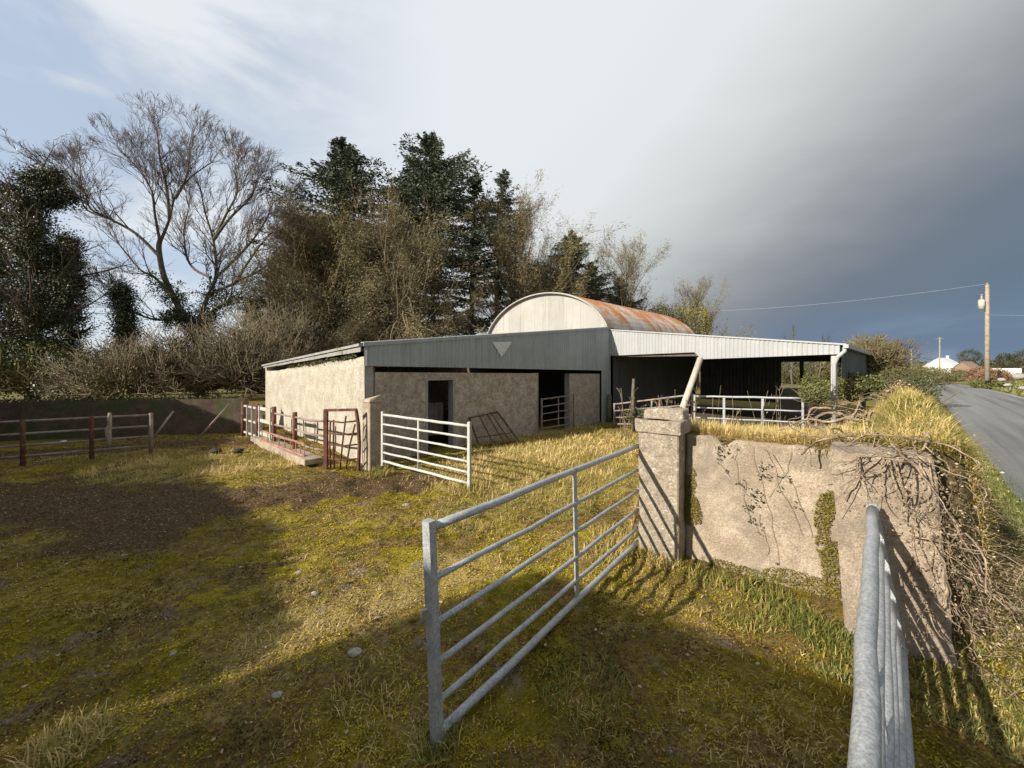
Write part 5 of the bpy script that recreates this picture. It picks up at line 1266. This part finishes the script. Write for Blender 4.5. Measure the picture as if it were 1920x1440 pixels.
conifer(520, 31, 470, 52, 'dark evergreen behind the left edge of the brown twiggy tree', 2.5, 0.9, 0.05, 0.1)

# --- twiggy olive-brown trees
def twiggy(name, px, d, toppy, seed, label, width, nlimb, twig, nleaf, leafmat, lsize=0.11, base=0.18, up=0.07, droop_n=0, ang0=0.5, lev=3, trunk_r=0.22, nch=(5, 5, 4)):
    T = Tree(seed); rg = T.rg; x, y = XY(px, d); zt = H + (HY - toppy) / F * d
    zt *= 0.86
    tr = T.limb([(x, y, -0.2), (x + rg.uniform(-.2, .2), y, zt * .22), (x + rg.uniform(-.4, .4), y + rg.uniform(-.3, .3), zt * .5), (x + rg.uniform(-.3, .3), y, zt * .8)], trunk_r, 0.05)
    for i in range(nlimb):
        f = base + (0.98 - base) * (i + rg.random()) / nlimb; k = min(len(tr) - 1, int(f * len(tr))); p, dd, r = tr[k]
        ang = rg.uniform(0, 6.283); e = vnorm((math.cos(ang), math.sin(ang), ang0 + f * 0.9))
        L = width * (0.62 + 0.75 * math.sin(math.pi * min(1, f * 0.8 + .12))) * rg.uniform(.6, 1.05) * (1 - 0.5 * max(0, f - .6))
        T.grow(p, e, L, max(0.03, r * .55), 0, lev - 1, nch, 0.6, 0.52, 0.11, up, 5, 0.12, 0.0105)
    for i in range(droop_n):      # drooping pale branches
        ang = rg.uniform(3.3, 6.1); z0 = zt * rg.uniform(.3, .6)
        T.grow((x, y, z0), vnorm((math.cos(ang), math.sin(ang), .25)), width * rg.uniform(.9, 1.35), 0.055, 0, 2, (5, 4), 0.7, 0.42, 0.10, -0.16, 7, 0.3, 0.012)
    o = T.object(name, (x, y, 0), label, 'tree', TG, M['bark'], twig)
    tp = np.array(T.tips); 
    if nleaf:
        C = tp[RNG.integers(0, len(tp), nleaf)] + RNG.normal(0, 0.20, (nleaf, 3)); AXI = np.stack([(C[:, 0] - x) * .25, (C[:, 1] - y) * .25, np.full(nleaf, .22)], 1); leaves('fine_twigs', C, lsize * 1.55 * (0.5 + 0.9 * RNG.random(nleaf)), clumpv(C, 0.9, seed), leafmat, o, 0.0, AXI, 0.13)
twiggy('twiggy_tree', 600, 24.5, 385, 61, 'dense brown twiggy tree rising behind the cream end wall', 4.9, 58, M['twig_olive'], 95000, M['budding'], 0.12, 0.12)
twiggy('twiggy_tree', 668, 26.0, 400, 66, 'brown bushy tree with mossy boughs behind the left end of the grey fascia', 4.6, 52, M['twig_olive'], 60000, M['budding'], 0.12, 0.1)
twiggy('twiggy_tree', 758, 24.5, 372, 62, 'tangled olive tree with pale drooping branches above the shed roof', 4.9, 54, M['twig_pale'], 55000, M['budding'], 0.12, 0.15, droop_n=14)
twiggy('twiggy_tree', 968, 30.5, 335, 63, 'olive-green twiggy tree with a rounded crown behind the left of the round roof', 5.6, 62, M['twig_olive'], 75000, M['budding'], 0.13, 0.2, 0.10)
twiggy('twiggy_tree', 560, 27.0, 440, 71, 'brown twiggy tree filling the gap right of the big bare tree', 3.6, 40, M['twig_olive'], 40000, M['budding'], 0.12, 0.1)
twiggy('twiggy_tree', 1025, 33.0, 450, 73, 'lower olive twiggy tree just left of the dark conifer behind the round roof', 3.6, 40, M['twig_olive'], 40000, M['budding'], 0.13, 0.15)
twiggy('twiggy_tree', 1170, 37, 412, 64, 'twiggy tree with pale bare stems on top behind the rusty roof slope', 5.0, 40, M['twig_pale'], 22000, M['budding'], 0.15, 0.12, 0.12)
conifer(1162, 38.5, 520, 53, 'broad yellowish evergreen around the foot of the pale-topped tree', 4.6, 1.0, 0.05, 0.1)
twiggy('twiggy_tree', 1308, 41, 500, 65, 'slim pale twiggy tree standing alone right of the round roof', 3.8, 36, M['twig_pale'], 14000, M['budding'], 0.13, 0.12, 0.12)
twiggy('thin_bare_tree', 1487, 36, 572, 67, 'thin bare sapling showing above the white fascia', 1.2, 12, M['twig'], 0, M['budding'], 0.1, 0.25, 0.12, trunk_r=0.09, nch=(4, 3))
twiggy('thin_bare_tree', 1535, 39, 605, 68, 'low bare bush of thin twigs just right of the sapling above the fascia', 1.6, 14, M['twig'], 0, M['budding'], 0.1, 0.2, 0.12, trunk_r=0.07, nch=(4, 3))

# --- bushes
BG = 'bushes around the farmyard'
def bush(name, c, rad, n, size, mat, label, cat='bush', stems=60, twig=None, seed=1, group=BG, v0=0.0, hollow=0.5, stem_out=1.0, branchy=False):
    rg = np.random.default_rng(seed); cx, cy, cz = c; rx, ry, rz = rad
    u = rg.normal(size=(n, 3)); u /= np.linalg.norm(u, axis=1, keepdims=True)
    lump = 1 + 0.55 * (fbm(u[:, 0] * 2.1 + seed + u[:, 2], u[:, 1] * 2.1 + u[:, 2] * 1.4, seed) - 0.5) * 1.7
    q = (hollow + (1 - hollow) * rg.random(n) ** 0.6) * lump
    C = np.stack([cx + u[:, 0] * rx * q, cy + u[:, 1] * ry * q, cz + u[:, 2] * rz * q], 1)
    keep = (C[:, 2] > 0.0) & (fbm(C[:, 0] * 2.2 + C[:, 2] * 1.7, C[:, 1] * 1.6 + C[:, 2] * 2.2, seed + 3) > 0.40); C = C[keep]
    o = empty(name, (cx, cy, max(0, cz - rz)), label, cat, group)
    S = []; pr = random.Random(seed)
    for i in range(stems):
        a = pr.uniform(0, 6.283); el = pr.uniform(0.15, 1.35); e = (math.cos(a) * math.cos(el), math.sin(a) * math.cos(el), math.sin(el))
        p = (cx + pr.gauss(0, rx * .2), cy + pr.gauss(0, ry * .2), cz - rz * .7); L = stem_out * pr.uniform(.7, 1.12); k = 6; r = 0.022 * (rz / 1.5 + .3)
        for j in range(k):
            e = vnorm((e[0] + pr.gauss(0, .12), e[1] + pr.gauss(0, .12), e[2] + pr.gauss(0, .1)))
            q_ = (p[0] + e[0] * rx * L / k * 1.5, p[1] + e[1] * ry * L / k * 1.5, p[2] + e[2] * rz * L / k * 1.5)
            S.append((*p, *q_, r * (1 - j / k) + .006, r * (1 - (j + 1) / k) + .006))
            if branchy and j > 1:
                for _ in range(3):
                    e2 = deflect(pr, e, pr.uniform(.4, .9)); p2 = q_
                    for m_ in range(3):
                        e2 = vnorm((e2[0] + pr.gauss(0, .15), e2[1] + pr.gauss(0, .15), e2[2] + .06)); q2 = vadd(p2, e2, rz * .13); S.append((*p2, *q2, .011, .008)); p2 = q2
            p = q_
    build_segs('stems', S, twig or M['twig_olive'], o)
    leaves('foliage', C, size * (0.6 + 0.7 * rg.random(len(C))), np.clip(clumpv(C, 1.6 / max(rx, .5) ** .5, seed) + v0, 0, 1), mat, o)
    return o
def bpx(px, pyc, d, rx, ry, rz, **k):
    p = P(px, pyc, d); return bush(k.pop('name', 'bush'), p, (rx, ry, rz), **k)
bpx(345, 690, 17.5, 2.0, 1.3, 1.5, n=7000, size=.10, mat=M['hedge'], label='brown-green hedge bush in front of the big bare tree trunk', stems=170, twig=M['twig_pale'], seed=11, branchy=True, stem_out=1.15)
bpx(240, 700, 16.5, 2.1, 1.2, 1.3, n=7000, size=.10, mat=M['hedge'], label='low spreading olive bush over the boundary wall, left of the trunk', stems=150, twig=M['twig_pale'], seed=12, branchy=True, stem_out=1.1)
bpx(455, 680, 18.0, 1.6, 1.2, 1.7, n=4500, size=.10, mat=M['hedge'], label='twiggy bush with long bare stems beside the cream end wall', stems=170, twig=M['twig_pale'], seed=13, branchy=True, stem_out=1.3)
bpx(520, 655, 21.0, 1.9, 1.3, 1.9, n=5000, size=.11, mat=M['hedge'], label='brown bush rising over the far end of the cream wall roof', stems=150, twig=M['twig_pale'], seed=14, branchy=True, stem_out=1.2)
bpx(60, 690, 19.0, 2.6, 1.3, 1.5, n=9000, size=.11, mat=M['shrub_green'], label='olive-green hedge bush below the far-left ivy tree', stems=90, seed=15, v0=-.1)
bpx(-60, 690, 18.0, 2.4, 1.3, 1.6, n=8000, size=.11, mat=M['hedge'], label='brownish hedge bush cut by the left edge of the photo', stems=70, seed=16, v0=-.1)
bpx(150, 720, 18.0, 1.6, 1.2, 1.1, n=6000, size=.11, mat=M['ivy'], label='dark low bush behind the boundary wall under the ivy trees', stems=60, seed=17)
bpx(590, 660, 23.5, 2.0, 1.3, 2.0, n=9000, size=.12, mat=M['ivy'], label='dark evergreen undergrowth behind the cream end wall', stems=60, seed=18)
bpx(690, 640, 24.0, 2.6, 1.3, 2.2, n=11000, size=.12, mat=M['shrub_green'], label='mossy green undergrowth behind the left of the grey fascia', stems=80, seed=19, v0=-.3)
bpx(790, 650, 24.5, 1.4, 1.3, 1.4, n=4000, size=.12, mat=M['hedge'], label='brown undergrowth under the drooping branches', stems=80, twig=M['twig_pale'], seed=20, branchy=True)
bpx(612, 560, 26.5, 2.3, 1.2, 3.2, n=15000, size=.12, mat=M['ivy'], label='tall dark ivy growth inside the brown twiggy trees', stems=40, seed=35)
bpx(715, 570, 27.5, 2.2, 1.2, 3.0, n=13000, size=.12, mat=M['ivy'], label='dark ivy growth between the brown and the tangled olive tree', stems=40, seed=36)
bpx(985, 540, 33, 2.6, 1.2, 2.6, n=9000, size=.14, mat=M['ivy'], label='dark ivy growth low in the rounded olive tree', stems=40, seed=37, hollow=.3)
bpx(1020, 600, 36, 3.4, 1.5, 2.6, n=9000, size=.17, mat=M['ivy'], label='dark undergrowth directly behind the round roof', stems=60, seed=22)
bpx(1300, 612, 38, 2.1, 1.6, 2.4, n=8000, size=.14, mat=M['shrub_yellow'], label='yellow-green bush at the foot of the slim tree right of the round roof', stems=60, seed=23)
bpx(1240, 610, 38, 2.0, 1.5, 2.2, n=6000, size=.15, mat=M['hedge'], label='olive bush behind the lower end of the rusty roof', stems=80, seed=24, branchy=True)
bpx(1630, 672, 15.6, 0.7, 0.7, 0.75, n=2600, size=.06, mat=M['hedge'], label='twiggy olive shrub growing beside the downpipe end of the lean-to', stems=150, seed=25, branchy=True, stem_out=1.15)
bpx(1655, 672, 16.8, 0.6, 0.6, 0.75, n=2600, size=.06, mat=M['shrub_red'], label='reddish twiggy shrub on the bank right of the lean-to', stems=110, twig=M['twig_olive'], seed=26, branchy=True, stem_out=1.2)
bpx(1528, 735, 9.6, 0.33, 0.35, 0.42, n=2200, size=.05, mat=M['shrub_green'], label='small green shrub at the foot of the lean-to corner post', stems=40, seed=27)
bpx(1600, 728, 10.6, 0.6, 0.7, 0.42, n=4200, size=.06, mat=M['shrub_green'], label='green bramble mound on the bank beside the lean-to', stems=70, seed=28)
bpx(1668, 716, 12.6, 0.9, 0.9, 0.5, n=4000, size=.06, mat=M['hedge'], label='olive bramble mound along the crest of the bank', stems=90, seed=29, v0=.12)
bpx(1728, 708, 19.0, 1.3, 1.1, 0.5, n=4500, size=.08, mat=M['hedge'], label='rough olive hedge bush where the bank meets the far bend of the road', stems=80, seed=30, v0=.05)
bpx(1722, 742, 8.6, 0.40, 0.42, 0.42, n=3000, size=.045, mat=M['ivy'], label='grey-green ivy clump on the road side of the bank', stems=40, seed=31, v0=.35)
bpx(1693, 742, 8.4, 0.36, 0.36, 0.30, n=1800, size=.05, mat=M['brush'], label='dead bracken clump next to the ivy on the bank crest', stems=70, twig=M['vine'], seed=32)
bpx(1215, 778, 11.8, 0.75, 0.5, 0.30, n=1400, size=.05, mat=M['ivy'], label='dark weeds at the foot of the sagging gate', stems=30, twig=M['twig_olive'], seed=33, stem_out=1.0)
# dry stalks standing before the lean-to
st = []
for i in range(46):
    q = XY(random.uniform(1165, 1500), random.uniform(10.2, 12.2)); p = (q[0], q[1], 0.0); e = vnorm((random.gauss(0, .12), random.gauss(0, .12), 1)); hh = random.uniform(.5, 1.5)
    for k in range(5):
        e = vnorm((e[0] + random.gauss(0, .05), e[1] + random.gauss(0, .05), e[2])); q2 = vadd(p, e, hh / 5); st.append((*p, *q2, .010, .009)); p = q2
    if i % 2:
        for _ in range(5): e2 = deflect(random, e, .5); q2 = vadd(p, e2, .18); st.append((*p, *q2, .007, .006))
tag(build_segs('dry_stalks', st, M['twig_pale']), 'tall dry weed stalks standing in front of the lean-to', 'weeds', kind='stuff')

# --- dead ivy and brush over the right pillar and the road side of the bank
def dead_ivy():
    rg = random.Random(77); S = []; C = []; V_ = []
    def vine(p, e, L, r, grav, n=12, wob=.22, floor=True, leafy=0.3):
        for k in range(n):
            e = vnorm((e[0] + rg.gauss(0, wob), e[1] + rg.gauss(0, wob), e[2] + rg.gauss(0, wob) + grav)); q = vadd(p, e, L / n); rr = r * (1 - .6 * k / n)
            S.append((*p, *q, rr, r * (1 - .6 * (k + 1) / n)))
            if rg.random() < leafy: C.append((q[0] + rg.gauss(0, .03), q[1] + rg.gauss(0, .03), q[2] + rg.gauss(0, .03)))
            if rg.random() < .18 and r > .006 and L > .2: vine(q, deflect(rg, e, .8), L * .45, rr * .6, grav, 6, wob * 1.2)
            p = q
    # stems sprawling over the pillar top and its face
    for i in range(13):
        f = rg.uniform(.35, 1); b_ = sh((2.46, 2.94), (QU, 0.05 + 0.6 * f), (QV, rg.uniform(0.0, .5)))
        vine((*b_, 1.36 + rg.uniform(.0, .14)), vnorm((-rg.uniform(.1, 1.0), -rg.uniform(.0, .8), rg.uniform(-.15, .5))), rg.uniform(.3, .7), rg.uniform(.005, .014), -.06, 12, .25)
    for i in range(12):
        f = rg.random(); b_ = sh((2.46, 2.94), (QU, 0.1 + .45 * f), (QV, -0.03))
        vine((*b_, 1.36), vnorm((rg.gauss(0, .3) - .2, -.25, -1)), rg.uniform(.25, .6), rg.uniform(.004, .009), -.03, 10, .2)
    # curtain down the road side
    for i in range(680):
        u = rg.random() ** 1.5 * 4.2 - .10; o_ = sh((2.98, 2.60), (A, u))
        b_ = sh(o_, (GX, rg.uniform(-.25, .06))); z = rg.uniform(.45, 1.30)
        vine((*b_, z), vnorm((GX[0] * rg.uniform(-.2, .5) + rg.gauss(0, .5), GX[1] * rg.uniform(-.2, .5) + rg.gauss(0, .5), rg.uniform(-1, .1))), rg.uniform(.25, .6), rg.choice((.0014, .0018, .0022, .003, .0045, .008)), -.14, 9, .32, leafy=.6)
    # low tangle at its foot
    for i in range(320):
        u = rg.random() * 3 - .3; b_ = sh((3.05, 2.55), (A, u), (GX, rg.uniform(-.1, .45)))
        vine((*b_, rg.uniform(.02, .5)), vnorm((rg.gauss(0, 1), rg.gauss(0, 1), .2)), rg.uniform(.2, .5), rg.uniform(.0012, .004), -.03, 8, .35, leafy=.5)
    # thick bleached stems arching along the crest towards the road
    for i in range(34):
        u = rg.uniform(.2, 3.4); b_ = sh((2.85, 2.95), (A, u), (GX, rg.uniform(-.6, .12)))
        vine((*b_, 1.33 + .04 * u + rg.uniform(-.05, .08)), vnorm((rg.gauss(-.2, .7), rg.gauss(.1, .7), rg.uniform(-.1, .25))), rg.uniform(.4, .9), rg.choice((.003, .005, .008, .012, .017)), -.05, 14, .24)
    o = build_segs('dry_ivy', S, M['vine'], None, 0.012)
    C = np.array(C); C = np.repeat(C, 3, 0) + RNG.normal(0, .045, (len(C) * 3, 3)); leaves('dead_leaves', C, 0.009 + 0.015 * RNG.random(len(C)), RNG.random(len(C)) ** 1.5, M['brush'], o)
    tag(o, 'tangle of dry ivy stems over the leaning pillar and down the bank beside the road', 'dry ivy')
dead_ivy()

# ================================================================== ACROSS THE ROAD AND FAR AWAY
def pole(name, px, toppy, d, hgt, r, label, extras=True):
    x, y = XY(px, d); zt = H + (HY - toppy) / F * d
    o = empty(name, (x, y, zt - hgt), label, 'pole', 'poles along the road')
    part('shaft', M['concrete_pale'], o, lambda m: m.tube([(x, y, zt - hgt), (x, y, zt - hgt / 2), (x, y, zt)], [r, r * .85, r * .7], 12), True)
    return o, x, y, zt
o, x, y, zt = pole('utility_pole', 1851, 534, 37, 9.2, 0.19, 'tall timber electricity pole with a pale transformer across the road')
part('transformer', M['concrete_slab'], o, lambda m: (m.tube([(x - .62, y - .05, zt - 2.35), (x - .62, y - .05, zt - 1.5)], [0.22, 0.22], 14), m.tube([(x - .62, y - .05, zt - 1.5), (x - .62, y - .05, zt - 1.42)], [0.23, 0.15], 14), m.tube([(x - .60, y - .05, zt - 1.42), (x - .60, y - .05, zt - 1.02)], [0.07, 0.045], 8), m.tube([(x - .62, y - .05, zt - 1.02), (x - .62, y - .05, zt - .96)], [.10, .10], 10)), True)
part('bracket', M['rust_grey'], o, lambda m: (m.bar((x - .5, y, zt - 2.0), (x, y, zt - 2.0), .06, .06), m.bar((x - .5, y, zt - 1.6), (x, y, zt - 1.6), .06, .06)))
part('insulator', M['galv'], o, lambda m: (m.tube([(x, y, zt - .02), (x, y, zt + .18)], [.03, .05], 8), m.tube([(x + .16, y, zt - 3.0), (x + .16, y, zt - 2.75)], .05, 8)))
UP = (x, y, zt)
o2, x2, y2, z2 = pole('utility_pole', 1709, 656, 95, 7.5, 0.17, 'short bright distant pole over the hedge at the bend')
o3, x3, y3, z3 = pole('utility_pole', 1762, 632, 92, 9.5, 0.15, 'distant grey pole between the bend and the white farmhouse')
part('crossarm', M['wood'], o3, lambda m: m.bar((x3 - .9, y3, z3 - .4), (x3 + .9, y3, z3 - .4), .12, .12))
def wire(a, b, sag, label, r=0.012):
    n = 24; pts = [(a[0] + (b[0] - a[0]) * i / n, a[1] + (b[1] - a[1]) * i / n, a[2] + (b[2] - a[2]) * i / n - sag * 4 * (i / n) * (1 - i / n)) for i in range(n + 1)]
    m = MB(); m.tube(pts, r, 5); tag(m.build('overhead_wire', M['galv']), label, 'wire', 'overhead wires')
wire((UP[0], UP[1], UP[2] + .1), (16, 58, 10.6), 1.0, 'thin wire running left from the tall pole top behind the round roof')
wire((UP[0] + .16, UP[1], UP[2] - 2.9), (75, 30, 8.5), .8, 'thin wire leaving the tall pole to the right edge')
wire((UP[0], UP[1], UP[2] + .05), (x3 - .8, y3, z3 - .3), .8, 'thin wire from the tall pole to the distant grey pole')
# white farmhouse
def house(name, c, yaw, L, W, he, hr, label, wall, roofm, windows=True, chimney=True, cat='house'):
    o = empty(name, (*c, 0), label, cat); u = (math.cos(yaw), math.sin(yaw)); v = (-u[1], u[0]); z0 = -0.5
    def pt(a, b, z): return (c[0] + u[0] * a + v[0] * b, c[1] + u[1] * a + v[1] * b, z)
    def body(m):
        m.add([pt(0, 0, z0), pt(L, 0, z0), pt(L, W, z0), pt(0, W, z0), pt(0, 0, he), pt(L, 0, he), pt(L, W, he), pt(0, W, he), pt(0, W / 2, hr), pt(L, W / 2, hr)],
              [(0, 1, 5, 4), (2, 3, 7, 6), (1, 2, 6, 5), (3, 0, 4, 7)], [(5, 6, 9), (7, 4, 8)])
    part('wall', wall, o, body)
    e = .25; k = (hr - he) / (W / 2)
    def roof_(m):
        for b0, b1, za, zb_ in ((-e, W / 2, he - k * e, hr), (W + e, W / 2, he - k * e, hr)):
            m.hexa([pt(-e, b0, za + .03), pt(L + e, b0, za + .03), pt(L + e, b1, zb_ + .03), pt(-e, b1, zb_ + .03)], [pt(-e, b0, za + .18), pt(L + e, b0, za + .18), pt(L + e, b1, zb_ + .18), pt(-e, b1, zb_ + .18)])
    rf = part('roof', roofm, o, roof_)
    if chimney: part('chimney', wall, rf, lambda m: m.box((pt(L - 1.1, W / 2 - .35, 0)[0], pt(L - 1.1, W / 2 - .35, 0)[1]), u, v, .9, .7, hr - .3, hr + 1.0, .03))
    if windows:
        n = max(2, int(L / 3))
        for i in range(n):
            a = L * (i + .5) / n
            if i == n // 2:
                part('door', M['wood_dark'], o, lambda m: m.box(pt(a - .5, -.04, 0)[:2], u, v, 1.0, .035, 0.0, 2.1)); continue
            wf = part('window', M['white_wall'], o, lambda m: [m.box(pt(a - .6 + q0, -.07, 0)[:2], u, v, q1, .066, zA, zB) for q0, q1, zA, zB in ((0, .1, 1.0, 2.2), (1.1, .1, 1.0, 2.2), (.1, 1.0, 2.1, 2.2), (.1, 1.0, 1.0, 1.1), (.56, .08, 1.1, 2.1))])
            part('pane', M['dark_glass'], wf, lambda m: m.box(pt(a - .5, -.02, 0)[:2], u, v, 1.0, .016, 1.1, 2.1))
    return o
hx = XY(1796, 130)
house('farmhouse', (hx[0] - 1.0, hx[1]), R(28), 9.5, 7.5, 2.6, 5.4, 'white gabled farmhouse far across the fields by the road', M['white_wall'], M['white_wall'])
hx = XY(1772, 150); house('outbuilding', hx, R(15), 5, 3.5, 2.4, 3.6, 'small low white outbuilding left of the white farmhouse', M['white_wall'], M['white_wall'], False, False, 'outbuilding')
hx = XY(1824, 118); house('stone_ruin', hx, R(20), 5.5, 4.5, 1.8, 3.9, 'low brown stone building in front of the white farmhouse', M['brown_ruin'], M['brown_ruin'], True, False, 'outbuilding')
# white trailer
tx, ty = XY(1876, 70); tl = empty('box_trailer', (tx, ty, 0), 'white box trailer parked in the field behind the tall pole', 'trailer')
tu = nrm((.95, -.3)); tv = (-tu[1], tu[0])
part('body', M['white_wall'], tl, lambda m: m.box((tx, ty), tu, tv, 2.9, 1.8, 0.75, 1.95, .06))
part('chassis', M['rubber'], tl, lambda m: m.box(sh((tx, ty), (tu, .1), (tv, .2)), tu, tv, 3.6, 1.4, .62, .745))
for a in (0.95, 1.9): part('wheel', M['rubber'], tl, lambda m: m.tube([(*sh((tx, ty), (tu, a), (tv, -.06)), .42), (*sh((tx, ty), (tu, a), (tv, .18)), .42)], .36, 14))
# rubble heaps and hedge across the road
for i, (px, py, d, r, lab) in enumerate(((1912, 706, 33, .42, 'large pale rubble heap on the far verge at the right edge'), (1890, 722, 30, .22, 'small pale boulder below the rubble heap on the far verge'), (1878, 712, 36, .26, 'pale boulder left of the rubble heap on the far verge'), (1918, 728, 28.5, .22, 'low stone at the right edge by the road'))):
    q = P(px, py, d); pebble('boulder', q[0], q[1], q[2], r, M['stone'], lab, 'boulder', 'boulders on the far verge', .7, 51 + i)
FB = 'hedge bushes across the road'
for i, (px, py, d, rx, rz, mat, lab) in enumerate(((1775, 702, 62, 2.6, 1.0, 'hedge', 'olive hedge bush left of the white farmhouse'), (1805, 706, 55, 2.4, 1.0, 'hedge', 'brown hedge bush in front of the white farmhouse'), (1838, 704, 46, 1.8, 1.1, 'shrub_red', 'reddish bramble hedge at the foot of the tall pole'),
        (1864, 706, 42, 1.5, .9, 'shrub_red', 'reddish bramble just right of the tall pole'), (1745, 700, 72, 2.5, 1.2, 'shrub_green', 'green hedge bush at the bend'), (1700, 692, 60, 3.5, 1.3, 'shrub_green', 'yellow-green hedge along the road beyond the bank'), (1905, 712, 48, 2.4, .9, 'hedge', 'low brown hedge before the white trailer'), (1850, 720, 38, 1.6, .55, 'shrub_green', 'low green growth on the far verge below the tall pole'))):
    q = P(px, py, d); bush('hedge_bush', (q[0], q[1], q[2]), (rx, 1.3, rz), 3600, .13, M[mat], lab, 'hedge', 50, None, 80 + i, FB, 0.05)
FT = 'trees on the far horizon'
for i, (px, py, d, rx, rz, lab) in enumerate(((1818, 668, 165, 5, 3.2, 'dark bare tree clump behind the white farmhouse roof'), (1888, 678, 120, 2.2, 2.6, 'round dark evergreen behind the white trailer'), (1925, 672, 140, 4, 3.5, 'dark tree at the right edge on the horizon'), (1865, 688, 150, 6, 2.0, 'low purple-brown wood between pole and trailer'))):
    q = P(px, py, d); bush('far_tree', (q[0], q[1], q[2]), (rx, 3, rz), 3500, .35, M['far_tree'], lab, 'tree', 40, None, 100 + i, FT)
def far_wood():
    V = []; n = 60000; k = RNG.random(n)
    az = RNG.uniform(-1.05, 1.15, n); d = RNG.uniform(230, 420, n); hh = 3.0 + 7 * fbm(az * 14, d * 0 + 1, 5) ** 1.5
    C = np.stack([np.sin(az) * d, np.cos(az) * d, -0.5 + hh * RNG.random(n) ** 1.2], 1)
    C[:, 2] = np.minimum(C[:, 2], 5.0)
    tag(leaves('distant_woods', C, 1.6, clumpv(C, .05, 8), M['far_tree']), 'dark line of distant woods along the horizon', 'woods', kind='stuff')
far_wood()
# field hedge behind the boundary wall at left and beyond the lean-to opening
for i, (px, d, rx, rz, mat, lab) in enumerate(((30, 34, 5, 2.2, 'hedge', 'field hedge far behind the boundary wall at the left edge'), (200, 36, 6, 2.3, 'hedge', 'field hedge seen under the branches of the big bare tree'), (420, 38, 6, 2.6, 'ivy', 'dark field hedge right of the big bare tree trunk'), (1520, 48, 5, 1.8, 'hedge', 'brown field hedge seen through the open back of the lean-to'))):
    q = XY(px, d); bush('field_hedge', (q[0], q[1], 1.0), (rx, 1.5, rz), 9000, .2, M[mat], lab, 'hedge', 60, None, 120 + i, 'field hedges beyond the yard', 0.0, .3)

# ================================================================== BEHIND THE PHOTOGRAPHER: what throws the shade
def uv(u, v): return (SUN_H[0] * u + SUN_H[1] * v, SUN_H[1] * u - SUN_H[0] * v)
a_, b_ = uv(-8.0, -2.95), uv(-8.0, 2.6)
yaw = math.atan2(b_[1] - a_[1], b_[0] - a_[0])
hb = empty('roadside_house', (*a_, 0), 'grey rendered roadside house behind the camera that shades the gateway', 'house')
hu = nrm((b_[0] - a_[0], b_[1] - a_[1])); hv = (-SUN_H[0], -SUN_H[1]); hl = math.hypot(b_[0] - a_[0], b_[1] - a_[1])
def hbody(m):
    q = [a_, sh(a_, (hu, hl)), sh(a_, (hu, hl), (hv, 7)), sh(a_, (hv, 7))]
    m.hexa([(*p_, -.3) for p_ in q], [(*q[0], 4.75), (*q[1], 5.75), (*q[2], 5.4), (*q[3], 4.4)])
part('wall', M['frame_pale'], hb, hbody)
def hroof(m):
    q = [sh(a_, (hu, -.1), (hv, -.15)), sh(a_, (hu, hl + .2), (hv, -.15)), sh(a_, (hu, hl + .2), (hv, 7.2)), sh(a_, (hu, -.1), (hv, 7.2))]
    m.hexa([(*q[0], 4.78), (*q[1], 5.80), (*q[2], 5.45), (*q[3], 4.43)], [(*q[0], 4.95), (*q[1], 5.97), (*q[2], 5.62), (*q[3], 4.60)])
part('roof', M['slate'], hb, hroof)
for s_ in (1.1, 3.6): 
    wn = part('window', M['white_wall'], hb, lambda m: m.box(sh(a_, (hu, s_), (hv, -.06)), hu, hv, 1.1, .055, 1.0, 2.3)); part('pane', M['dark_glass'], wn, lambda m: m.box(sh(a_, (hu, s_ + .08), (hv, -.075)), hu, hv, .94, .012, 1.08, 2.22))
def shade_hedge():
    n = 90000; v_ = RNG.uniform(-19.5, -3.2, n); top = np.interp(v_, [-19.5, -11.3, -5, -3.4, -3.2], [4.2, 3.3, 3.85, 4.0, 3.95]) + 0.5 * (fbm(v_ * 1.1, v_ * 0 + 2, 7) - 0.5)
    u_ = -8.0 - 1.6 * RNG.random(n); z = top * (1 - RNG.random(n) ** 1.6)
    C = np.stack([SUN_H[0] * u_ + SUN_H[1] * v_, SUN_H[1] * u_ - SUN_H[0] * v_, z], 1)
    o = empty('garden_hedge', (*uv(-8.8, -11), 0), 'tall clipped hedge left of the camera that shades the yard', 'hedge')
    leaves('foliage', C, .36, clumpv(C, 1, 4), M['ivy'], o)
    S = []
    for v0 in np.arange(-19, -3.4, .8):
        q = uv(-8.8, v0); S.append((*q, -.1, *q, 2.4, .06, .03))
    build_segs('stems', S, M['bark'], o)
shade_hedge()
